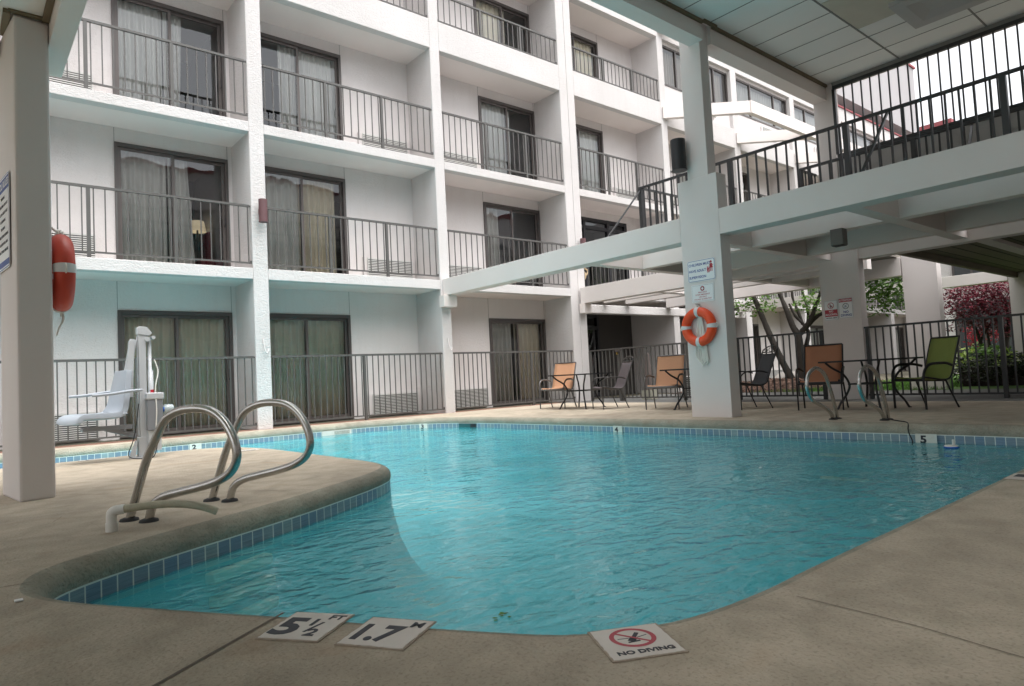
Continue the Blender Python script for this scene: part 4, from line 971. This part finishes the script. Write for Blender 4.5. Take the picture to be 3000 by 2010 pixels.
mb = MB(); mb.bar((1.60, 8.66, 1.36), (1.50, 8.64, .80), .035, .07); mb.add([(1.545, 8.6, 1.34), (1.60, 8.6, 1.34), (1.575, 8.6, .7), (1.50, 8.6, .7), (1.545, 8.64, 1.34), (1.60, 8.64, 1.34), (1.575, 8.64, .7), (1.50, 8.64, .7)], [(0, 1, 2, 3), (7, 6, 5, 4), (0, 4, 5, 1), (1, 5, 6, 2), (2, 6, 7, 3), (3, 7, 4, 0)]); mb.build('seat_arm', LIFTW, pl)
mb = MB(); mb.bar((1.60, 8.66, .26), (1.30, 8.62, .36), .05, .05); mb.box(1.08, 8.58, .345, 1.56, 8.64, .395); mb.cyl((1.09, 8.50, .37), (1.09, 8.72, .37), .02, 12); mb.build('seat_bracket', LIFTG, pl)
# seat shell, extruded profile
pf = spline([(.99, 0, .425), (1.0, 0, .455), (1.06, 0, .468), (1.20, 0, .465), (1.34, 0, .468), (1.42, 0, .50), (1.47, 0, .58), (1.495, 0, .70), (1.52, 0, .86), (1.54, 0, 1.0)], 4)
sb = MB(); vs = []; n_ = len(pf); NW = 9
for k, p in enumerate(pf):
    f_ = k/(n_-1); half = .205 if f_ < .55 else .205-.075*(f_-.55)/.45
    for q in range(NW):
        s_ = (q/(NW-1)*2-1); e_ = abs(s_)**3*.035
        vs.append((p.x-s_*half*.35-(e_ if p.z > .5 else 0), 8.63+s_*half, p.z+(e_*.6 if p.z <= .5 else 0)))
sb.add(vs, [(k*NW+q, k*NW+q+1, (k+1)*NW+q+1, (k+1)*NW+q) for k in range(n_-1) for q in range(NW-1)], True)
o = sb.build('seat', LIFT, pl); md = o.modifiers.new('thick', 'SOLIDIFY'); md.thickness = .055; md.offset = -1 ; bv = o.modifiers.new('bv', 'BEVEL'); bv.width = .012; bv.segments = 3
for y_ in (8.40, 8.85):
    dx_ = (8.63-y_)*.35; mb = MB(); mb.tube(spline([(1.55+dx_, y_, .775), (1.40+dx_, y_, .765), (1.25+dx_, y_, .745), (1.07+dx_, y_, .735)], 4), .02, 10, flat=.8); mb.build('armrest', LIFT, pl)
mb = MB(); mb.tube(spline([(1.30, 8.62, .475), (1.36, 8.60, .51), (1.40, 8.58, .50), (1.38, 8.52, .485)], 5), .028, 10, flat=.5); mb.build('folded_belt', mat('belt_silver', (.5, .5, .5), .4), pl)
mb = MB(); mb.tube(spline([(1.80, 8.60, 1.12), (1.83, 8.57, .98), (1.79, 8.52, .8), (1.79, 8.49, .55), (1.78, 8.49, .33)], 6), .007, 8); mb.build('coiled_cable', PVC, pl)
mb = MB(); mb.tube(spline([(1.62, 8.55, .62), (1.60, 8.54, .45), (1.56, 8.55, .22), (1.50, 8.5, .05), (1.60, 8.42, .012), (1.74, 8.44, .02), (1.80, 8.5, .2)], 6), .0055, 8); mb.build('control_cable', BLACKR, pl)

# ================================================================== RING BUOYS
def buoy(o, Rr, rr, m, n=56):
    """ring in the local x/y plane, axis z"""
    mb = MB(); mb.tube([(Rr*cos(2*pi*i/n), Rr*sin(2*pi*i/n), 0) for i in range(n)], rr, 20, closed=True, flat=1.0); mb.build('ring', m, o)
    for k in range(4):
        a0 = pi/2*k; pts = [((Rr)*cos(a0+(i-2)*.062), Rr*sin(a0+(i-2)*.062), 0) for i in range(5)]
        mb = MB(); mb.tube(pts, rr+.004, 20, caps=True); mb.build('band', BAND, o)
        mb = MB(); c_ = Vector(((Rr+rr)*cos(a0), (Rr+rr)*sin(a0), 0)); t2 = Vector((-sin(a0), cos(a0), 0))
        mb.tube(spline([c_-t2*.03, c_+c_.normalized()*.022-t2*.01, c_+c_.normalized()*.03+t2*.02, c_+t2*.04], 4), .006, 6); mb.build('rope_loop', ROPE, o)
o = frame_obj('ring_buoy', (8.155, 5.54, 1.285), (0, -1, 0), (0, 0, 1), 'orange ring buoy with white bands on the front pillar', 'ring buoy', 'ring buoys hanging on pillars')
buoy(o, .213, .068, BUOY)
mb = MB(); mb.bar((0, .27, -.02), (0, .33, -.02), .03, .02); mb.cyl((0, .32, -.05), (0, .32, .04), .012, 10); mb.build('hook', STEEL, o)
t2 = frame_obj('rope_coil', (8.185, 5.535, 1.13), (0, -1, 0), (0, 0, 1), 'white coiled rope hanging behind the orange ring buoy', 'rope')
for k in range(6):
    x_ = (k-2.5)*.017; low = -.33-.03*(k % 3)
    mb = MB(); mb.tube(spline([(x_*.6, .30, 0), (x_*1.4, .1, .01*(k % 2)), (x_*1.8-.01, -.1, 0), (x_*2.2, low+.08, .01), (x_*1.1+.012, low, .015), (x_+.05, low+.07, .01), (x_*.8+.02, -.08, .0), (x_*.5, .26, 0)], 6), .0085, 8)
    mb.build('rope_strand', ROPE, t2)
o = frame_obj('ring_buoy', (.66, 6.24, 1.70), (0, 1, 0), (0, 0, 1), 'reddish ring buoy seen edge on at the left pillar', 'ring buoy', 'ring buoys hanging on pillars')
buoy(o, .235, .072, BUOYR)
mb = MB(); mb.tube(spline([(-.02, .30, 0), (.03, .345, -.01), (.05, .32, .02), (.02, .27, .03), (.06, .30, .0), (.03, .34, .02)], 5), .011, 8); mb.tube(spline([(.0, .36, -.06), (.02, .31, 0), (.05, .25, .05)], 5), .009, 8); mb.build('rope_knot', ROPE, o)
mb = MB(); mb.tube(spline([(.02, -.28, 0), (-.01, -.36, .01), (.01, -.44, -.02), (.015, -.49, -.03)], 4), [.009]*6+[.006]*7, 8); mb.build('rope_tail', ROPE, o)

# ================================================================== SIGNS
def board(name, c, w_, h_, label, m=SIGNW, border=None, right=(0, -1, 0), grp='signs fixed to the pillars', rad=.02):
    o = frame_obj(name, c, right, (0, 0, 1), label, 'sign', grp)
    def rr(W__, H__, r_, z0, z1, mm, nm):
        P = []
        for cx, cy, a0 in ((W__-r_, H__-r_, 0), (-W__+r_, H__-r_, 90), (-W__+r_, -H__+r_, 180), (W__-r_, -H__+r_, 270)):
            for k in range(5): a_ = R(a0+k*22.5); P.append((cx+r_*cos(a_), cy+r_*sin(a_)))
        MB().prism(P, z0, z1).build(nm, mm, o)
    rr(w_/2, h_/2, rad, 0, .003, m, 'panel')
    if border:
        bm, ins, th = border
        rr(w_/2-ins, h_/2-ins, max(rad-ins, .004), .003, .0036, bm, 'border'); rr(w_/2-ins-th, h_/2-ins-th, max(rad-ins-th, .003), .0036, .0042, m, 'face')
    return o
PX = 8.205
o = board('supervision_sign', (PX, 5.475, 2.09), .455, .31, 'white sign reading children must have adult supervision', border=(SIGNB, .007, .006), rad=.03)
text('CHILDREN MUST', .050, SIGNB, o, -.205, .088, .0044, 'LEFT', bold=.0012, sx=.95); text('HAVE ADULT', .050, SIGNB, o, -.205, .0, .0044, 'LEFT', bold=.0012, sx=.95); text('SUPERVISION', .050, SIGNB, o, -.205, -.092, .0044, 'LEFT', bold=.0012, sx=.95)
def figure(o, x, y, s, skirt, m):
    mb = MB(); P = [(x+.14*s*cos(a), y+.84*s+.14*s*sin(a)) for a in [k*pi/6 for k in range(12)]]; mb.prism(P, .0042, .005)
    body = [(-.10, .66), (.10, .66), (.30, .40), (.22, .38), (.12, .52), (.26, .12), (-.26, .12), (-.12, .52), (-.22, .38), (-.30, .40)] if skirt else [(-.16, .66), (.16, .66), (.18, .34), (.12, .34), (.12, .0), (-.12, .0), (-.12, .34), (-.18, .34)]
    mb.add([(x+px*s, y+py*s, .0048) for px, py in body], [tuple(range(len(body)))])
    for dx_ in (-.1, .1): mb.add([(x+(dx_-.05)*s, y-.28*s, .0047), (x+(dx_+.05)*s, y-.28*s, .0047), (x+(dx_+.05)*s, y+.15*s, .0047), (x+(dx_-.05)*s, y+.15*s, .0047)], [(0, 1, 2, 3)])
    mb.build('pictogram', m, o)
figure(o, .165, -.0, .12, True, SIGNR); figure(o, .107, -.03, .07, False, SIGNR); figure(o, .13, -.03, .065, False, SIGNR)
o = board('buoy_sign', (PX, 5.475, 1.765), .37, .25, 'small white sign with buoy symbol above the ring buoy', border=(SIGNK, .012, .002), rad=.006)
mb = MB(); ring(mb, 0, .065, .018, .034, .0045, 24); mb.build('buoy_symbol', SIGNR, o)
mb = MB()
for k in range(4): a_ = pi/4+k*pi/2; mb.bar((.019*cos(a_), .065+.019*sin(a_), .0048), (.035*cos(a_), .065+.035*sin(a_), .0048), .010, .0004)
mb.build('symbol_bands', SIGNK, o)
for k, s_ in enumerate(('RING BUOY', 'IS FOR EMERGENCY', 'USE ONLY', 'IT IS NOT A POOL TOY')): text(s_, .027, SIGNR, o, 0, .012-.033*k, .0044, bold=.0003)
X2 = 12.374
o = board('no_alcohol_sign', (X2, 5.565, 1.63), .245, .365, 'white and red no alcohol in pool area sign on the rear pillar', border=(SIGNK, .006, .003), rad=.006)
mb = MB(); ring(mb, 0, .085, .047, .057, .0046, 32); mb.bar((-.035, .12, .0048), (.035, .05, .0048), .008, .0004); mb.build('prohibition_circle', SIGNR, o)
mb = MB(); mb.bar((-.01, .05, .0044), (-.01, .10, .0044), .02, .0004); mb.bar((-.01, .10, .0044), (-.01, .12, .0044), .009, .0004); mb.bar((.018, .05, .0044), (.018, .085, .0044), .018, .0004); mb.build('bottle_symbol', SIGNK, o)
mb = MB(); mb.box(-.113, -.115, .0042, .113, .01, .0046); mb.build('red_field', SIGNR, o)
text('NO', .05, SIGNW, o, 0, -.022, .005, bold=.001); text('ALCOHOL', .05, SIGNW, o, 0, -.078, .005, bold=.001, sx=.92); text('IN POOL AREA', .030, SIGNK, o, 0, -.143, .0046, bold=.0012, sx=.95)
o = board('no_diving_sign', (X2, 5.30, 1.645), .25, .365, 'attention no diving sign right beside the alcohol sign', border=(SIGNK, .006, .003), rad=.006)
mb = MB(); mb.box(-.115, .11, .0042, .115, .172, .0046); mb.build('red_header', SIGNR, o); text('ATTENTION', .045, SIGNW, o, 0, .140, .005, bold=.001, sx=.88)
mb = MB(); ring(mb, 0, .035, .045, .054, .0046, 32); mb.bar((-.033, .068, .0048), (.033, .002, .0048), .006, .0004); mb.build('prohibition_circle', SIGNK, o)
mb = MB(); mb.bar((-.025, .01, .0045), (.02, .062, .0045), .008, .0004); mb.bar((-.03, .025, .0045), (.01, .01, .0045), .006, .0004); mb.build('diver_symbol', SIGNB, o)
text('NO', .058, SIGNB, o, 0, -.070, .0046, bold=.0015); text('DIVING', .058, SIGNB, o, 0, -.130, .0046, bold=.0015)
# pool rules sign on the left pillar (faces -X)
o = board('pool_rules_sign', (.309, 6.30, 2.07), .46, .72, 'pool rules sign on the left pillar', border=(SIGNB, .008, .006), rad=.04, right=(.0675, -.61, 0))
mb = MB(); mb.box(-.22, .24, .0042, .22, .335, .0046); mb.build('header_band', SIGNB, o); text('POOL RULES', .075, SIGNW, o, 0, .288, .005, bold=.002)
for k, s_ in enumerate(('WARNING', 'NO LIFEGUARD ON DUTY', 'POOL FOR GUESTS ONLY', 'NO RUNNING', 'NO DIVING', 'SHOWER BEFORE ENTERING', 'NO GLASS IN POOL AREA', 'SWIM AT YOUR OWN RISK')): text(s_, .030, SIGNK, o, 0, .19-.058*k, .0046, bold=.0006)
mb = MB(); mb.box(-.22, -.335, .0042, .22, -.29, .0046); mb.build('footer_band', SIGNB, o)

# ================================================================== WALL LIGHTS, SPEAKER
def sconce(c, r, h, m, label, arm):
    t_ = thing('cylinder_wall_light', c, label, 'wall light', 'cylinder lights on columns')
    c = Vector(c); mb = MB(); mb.tube([c+Vector((0, 0, -h/2)), c+Vector((0, 0, h/2))], r, 28); mb.tube([c+Vector((0, 0, -h/2)), c+Vector((0, 0, -h/2-.012))], r+.006, 28); mb.build('shade', m, t_)
    mb = MB(); mb.bar(c, c+Vector(arm), .07, .10); mb.build('bracket', m, t_)
sconce((4.30, 11.86, 3.92), .075, .40, SCM, 'faded maroon cylinder light on the column left of the second bay', (0, .14, 0))
sconce((8.10, 5.66, 3.80), .105, .44, SCB, 'black cylinder light on the upper front pillar', (.13, 0, 0))
sconce((12.58, 11.88, 4.02), .075, .36, SCM, 'maroon cylinder light on the double column above the beam', (0, .12, 0))
t_ = thing('speaker_box', (9.6, 4.13, 2.42), 'square grey speaker box mounted on the pergola joist', 'speaker')
mb = MB(); mb.box(9.50, 4.04, 2.32, 9.655, 4.21, 2.55); mb.build('cabinet', SPK, t_, .006)
mb = MB(); mb.box(9.51, 4.05, 2.312, 9.645, 4.20, 2.3185); mb.build('grille', BLACKR, t_)
# small hooks on the hotel columns
for x_, s_ in ((4.30, 'left of'), (8.30, 'right of')):
    mb = MB(); mb.tube(spline([(x_-.02, 11.995, 1.62), (x_-.02, 11.97, 1.5), (x_, 11.95, 1.38), (x_+.03, 11.95, 1.36), (x_+.05, 11.96, 1.42)], 5), .011, 8)
    o = mb.build('pole_hook', STUCCO_F); tag(o, 'white painted pole hook on the column %s the second ground floor bay' % s_, 'hook', 'pole hooks on hotel columns')

# ================================================================== PLANTING
def leaves(mb, c, rad, n, size, rnd, flat=.7, drop=0.):
    for _ in range(n):
        while True:
            p = Vector((rnd.uniform(-1, 1), rnd.uniform(-1, 1), rnd.uniform(-1, 1)))
            if p.length < 1: break
        p = Vector((p.x*rad[0], p.y*rad[1], p.z*rad[2]))+Vector(c)
        d = Vector((rnd.gauss(0, 1), rnd.gauss(0, 1), rnd.gauss(0, .5))).normalized(); n_ = Vector((rnd.gauss(0, flat), rnd.gauss(0, flat), 1)).normalized()
        s = d.cross(n_).normalized(); l = size*rnd.uniform(.6, 1.35); w_ = l*.42
        mb.add([p, p+d*l*.5+s*w_*.5, p+d*l, p+d*l*.5-s*w_*.5], [(0, 1, 2, 3)])
rnd = random.Random(3)
t_ = thing('maple_tree', (18.7, 9.6, 0), 'green tree with several leaning stems growing from the mulch bed', 'tree')
B0 = Vector((18.7, 9.6, -.05))
def vp(px, py, X=18.7):
    """point of the trunk plane for a photo pixel (design aid only: numbers below)"""
    d = fw+rt*((px-1500)/1955.)-up*((py-1005)/1955.); k = X/d.x; return Vector((0, 0, .71))+d*k
ST = [([(2328, 1125), (2300, 1075), (2268, 1010), (2240, 945), (2215, 885), (2196, 840), (2180, 780)], .11, .05),
      ([(2352, 1120), (2346, 1040), (2338, 985), (2322, 955), (2305, 910), (2288, 870), (2262, 800)], .13, .04),
      ([(2338, 985), (2352, 968), (2375, 935), (2392, 890), (2410, 840)], .09, .035),
      ([(2360, 962), (2385, 935), (2410, 918), (2470, 900), (2540, 860), (2600, 815)], .07, .03),
      ([(2342, 1085), (2356, 1030), (2368, 985), (2362, 960), (2330, 925), (2312, 890)], .075, .03),
      ([(2362, 960), (2368, 930), (2362, 890), (2350, 850), (2340, 800)], .05, .025),
      ([(2352, 950), (2335, 905), (2322, 872), (2318, 830)], .05, .025)]
tm = MB()
for k, (pp, ra, rb) in enumerate(ST):
    P = [vp(x, y, 18.7+.25*(k-3)*.4) for x, y in pp]; sp_ = spline(P, 5); n = len(sp_)
    tm.tube(sp_, [ra+(rb-ra)*i/(n-1)+rnd.uniform(-.006, .006) for i in range(n)], 10)
tm.build('trunk', BARK, t_)
cm = MB()
for (px, py, X, r_, n) in ((2170, 885, 18.2, .45, 130), (2195, 900, 18.4, .40, 90), (2238, 880, 18.6, .45, 150), (2250, 905, 18.4, .25, 40), (2360, 895, 18.6, .35, 120), (2395, 875, 18.4, .45, 170), (2380, 915, 18.8, .25, 40), (2545, 860, 18.2, .4, 150), (2575, 830, 18.0, .55, 330), (2605, 870, 18.2, .5, 270), (2635, 835, 18.3, .6, 330), (2640, 880, 18.1, .45, 200), (2590, 905, 18.2, .22, 40), (2560, 915, 18.3, .2, 25), (2530, 900, 18.6, .2, 20),
                         (2300, 740, 18.6, 1.0, 300), (2450, 740, 18.6, 1.1, 350), (2600, 740, 18.2, 1.1, 500), (2180, 780, 18.4, .6, 120)):
    c_ = vp(px, py, X); leaves(cm, c_, (r_*1.1, r_*1.1, r_*.75), n, .13, rnd)
cm.build('crown', LEAFG, t_)
t_ = thing('red_maple_tree', (22.0, 5.4, 0), 'dark red japanese maple behind the olive chair', 'tree')
tm = MB()
for pp, ra, rb in (([(2950, 1080), (2948, 1010), (2938, 960), (2900, 920), (2860, 880)], .09, .03), ([(2948, 1010), (2955, 950), (2945, 880), (2920, 850)], .06, .02), ([(2880, 1060), (2872, 1000), (2850, 950), (2810, 920), (2780, 890)], .06, .015), ([(2872, 1000), (2900, 950), (2930, 905)], .04, .015), ([(2905, 1060), (2895, 985), (2880, 930)], .05, .02)):
    sp_ = spline([vp(x, y, 22.0) for x, y in pp], 4); n = len(sp_); tm.tube(sp_, [ra+(rb-ra)*i/(n-1) for i in range(n)], 8)
tm.build('trunk', BARKD, t_)
cm = MB()
for (px, py, r_, n) in ((2770, 860, .35, 110), (2790, 880, .35, 120), (2775, 905, .28, 60), (2775, 925, .28, 70), (2780, 965, .22, 40), (2795, 960, .2, 30), (2820, 865, .5, 330), (2850, 850, .55, 420), (2885, 850, .55, 480), (2920, 845, .5, 420), (2950, 850, .45, 300), (2830, 900, .5, 340), (2870, 890, .55, 480), (2910, 890, .55, 480), (2945, 900, .45, 300), (2840, 935, .42, 230), (2880, 935, .5, 340), (2920, 940, .45, 300), (2955, 940, .4, 200), (2900, 965, .35, 150), (2860, 965, .3, 100), (2850, 822, .3, 60), (2940, 975, .3, 100)):
    c_ = vp(px, py, 21.8+rnd.uniform(-.4, .4)); leaves(cm, c_, (r_, r_*1.1, r_*.55), n, .10, rnd, flat=.5)
cm.build('crown', LEAFR, t_)
# hedge
t_ = thing('hedge', (16.8, 2.5, 0), 'dense dark clipped hedge behind the right fence', 'hedge')
hm = MB()
for k in range(26): leaves(hm, (16.9+rnd.uniform(-.25, .35), 5.0-k*.26, rnd.uniform(.25, .42)), (.42, .3, .32), 330, .085, rnd, flat=1.)
for k in range(16): leaves(hm, (17.3+rnd.uniform(-.1, .3), 5.2-k*.4, .48), (.35, .35, .20), 100, .075, rnd, flat=1.)
hm.build('foliage', LEAFD, t_)
mb = MB(); mb.box(16.95, -1.8, 0, 17.3, 4.9, .40); mb.build('woody_core', BARKD, t_)
for k, (px, py, X, r_, m, lb, n) in enumerate(((2835, 1030, 18.6, .22, LEAFY, 'lime shrub peeking over the hedge, left', 120), (2870, 1018, 19.0, .32, LEAFG, 'bright green shrub in the middle behind the hedge', 260), (2918, 1020, 19.0, .34, LEAFG, 'bright green shrub right behind the hedge', 260), (2955, 1032, 18.6, .2, LEAFY, 'lime shrub peeking over the hedge, right', 100), (2812, 1027, 18.4, .14, LEAFY, 'small lime tuft at the left hedge end', 60))):
    c_ = vp(px, py, X); t_ = thing('shrub', (c_.x, c_.y, 0), lb, 'shrub', 'shrubs behind the hedge')
    sm_ = MB(); leaves(sm_, (c_.x, c_.y, c_.z*.6), (r_*1.2, r_*1.2, c_.z*.55), n*2, .11, rnd, flat=1.); sm_.build('foliage', m, t_)
    st = MB(); st.tube([(c_.x, c_.y, -.01), (c_.x, c_.y, c_.z*.6)], .02, 6); st.build('stem', BARKD, t_)
t_ = thing('flowering_azalea', (23.0, 5.9, 0), 'crimson flowering bush below the red maple', 'shrub')
fm_ = MB()
for px, py in ((2842, 975), (2845, 1000), (2868, 985), (2915, 982)):
    c_ = vp(px, py, 23.0); leaves(fm_, c_, (.16, .16, .2), 80, .10, rnd, flat=1.)
fm_.build('blossom', FLOW, t_)
st = MB(); st.tube([(23, 5.9, -.01), (23, 5.9, .9)], .03, 6); st.build('stem', BARKD, t_)
# lawn, mulch bed
mb = MB(); mb.quad((15.6, 2.0, .0), (27.9, 2.0, .0), (27.9, 8.4, .0), (15.6, 8.4, .0)); struct('lawn', mb, LAWN)
mb = MB(); NX, NY = 24, 18; vs = []
for i in range(NX+1):
    for k in range(NY+1):
        x = 15.75+6.2*i/NX; y = 8.0+3.9*k/NY; e = min(i, NX-i, 4)/4*min(k, NY-k, 4)/4
        vs.append((x, y, .005+.20*e*(1+.3*sin(x*3)*cos(y*2.3))+rnd.uniform(-.012, .012)*e))
mb.add(vs, [(i*(NY+1)+k, (i+1)*(NY+1)+k, (i+1)*(NY+1)+k+1, i*(NY+1)+k+1) for i in range(NX) for k in range(NY)], True); struct('mulch_bed', mb, MULCH)
mb = MB()
for _ in range(2600):
    x = rnd.uniform(15.8, 21.5); y = rnd.uniform(8.05, 11.7); ex = min(x-15.75, 21.95-x, 1.03)/1.03*min(y-8.0, 11.9-y, .87)/.87; z_ = .012+.20*ex*(1+.3*sin(x*3)*cos(y*2.3))
    a_ = rnd.uniform(0, pi); d = Vector((cos(a_), sin(a_), rnd.uniform(-.4, .5)))*rnd.uniform(.03, .08); s_ = Vector((-sin(a_), cos(a_), 0))*.014; p = Vector((x, y, z_))
    mb.add([p-d-s_, p+d-s_, p+d+s_, p-d+s_], [(0, 1, 2, 3)])
o = mb.build('bark_chips', CHIPM); tag(o, 'loose brown bark chips covering the bed', 'mulch', kind='stuff')
mb = MB()
for _ in range(9000):
    x = rnd.uniform(15.65, 22); y = rnd.uniform(4.9, 8.3) if rnd.random() < .8 else rnd.uniform(8.2, 9.3)
    if y > 8.25 and x > 16.2: continue
    h = rnd.uniform(.04, .10); a_ = rnd.uniform(0, 2*pi); s_ = Vector((cos(a_), sin(a_), 0))*.008; l_ = Vector((rnd.gauss(0, .02), rnd.gauss(0, .02), h))
    p = Vector((x, y, .0)); mb.add([p-s_, p+s_, p+l_], [(0, 1, 2)])
o = mb.build('grass', GRASSB); tag(o, 'bright short grass beside the walkway', 'grass', kind='stuff')
t_ = thing('garden_rock', (20.4, 10.6, .2), 'low grey rock in the mulch bed behind the trunks', 'rock')
mb = MB(); mb.tube([(19.6, 10.8, .15), (19.9, 10.7, .22), (20.4, 10.6, .25), (20.9, 10.5, .2), (21.1, 10.45, .15)], [.05, .18, .22, .17, .04], 9); mb.build('stone', STONE, t_)
# closed umbrella behind the fence
t_ = thing('closed_umbrella', (13.0, 10.35, 0), 'closed dark umbrella standing behind the fence near the tan chair', 'umbrella')
mb = MB(); mb.tube(spline([(13.0, 10.35, .15), (13.0, 10.35, .6), (13.0, 10.35, .95), (13.0, 10.35, 1.12)], 4), [.11, .11, .10, .10, .09, .08, .07, .06, .055, .05, .045, .04, .02], 12); mb.build('canopy', UMB, t_)
mb = MB(); mb.tube([(13.0, 10.35, .0), (13.0, 10.35, 1.2)], .016, 10); mb.build('pole', CHMET, t_)
mb = MB(); mb.box(12.88, 10.2, 0, 13.12, 10.5, .22); mb.build('base', mat('bucket_cream', (.45, .44, .36), .6), t_)
# white utility box seen through the fence
t_ = thing('window_ac_unit', (13.5, 9.4, .05), 'white boxed air conditioner behind the fence left of the pillar', 'air conditioner')
mb = MB(); mb.box(13.4, 9.1, .05, 13.8, 9.7, .52); mb.build('casing', ACM, t_, .01)
mb = MB()
for k in range(10): mb.box(13.385, 9.13, .08+k*.043, 13.398, 9.67, .10+k*.043)
mb.build('grille', ACD, t_)

for o in col.objects:
    if '_org' in o: del o['_org']
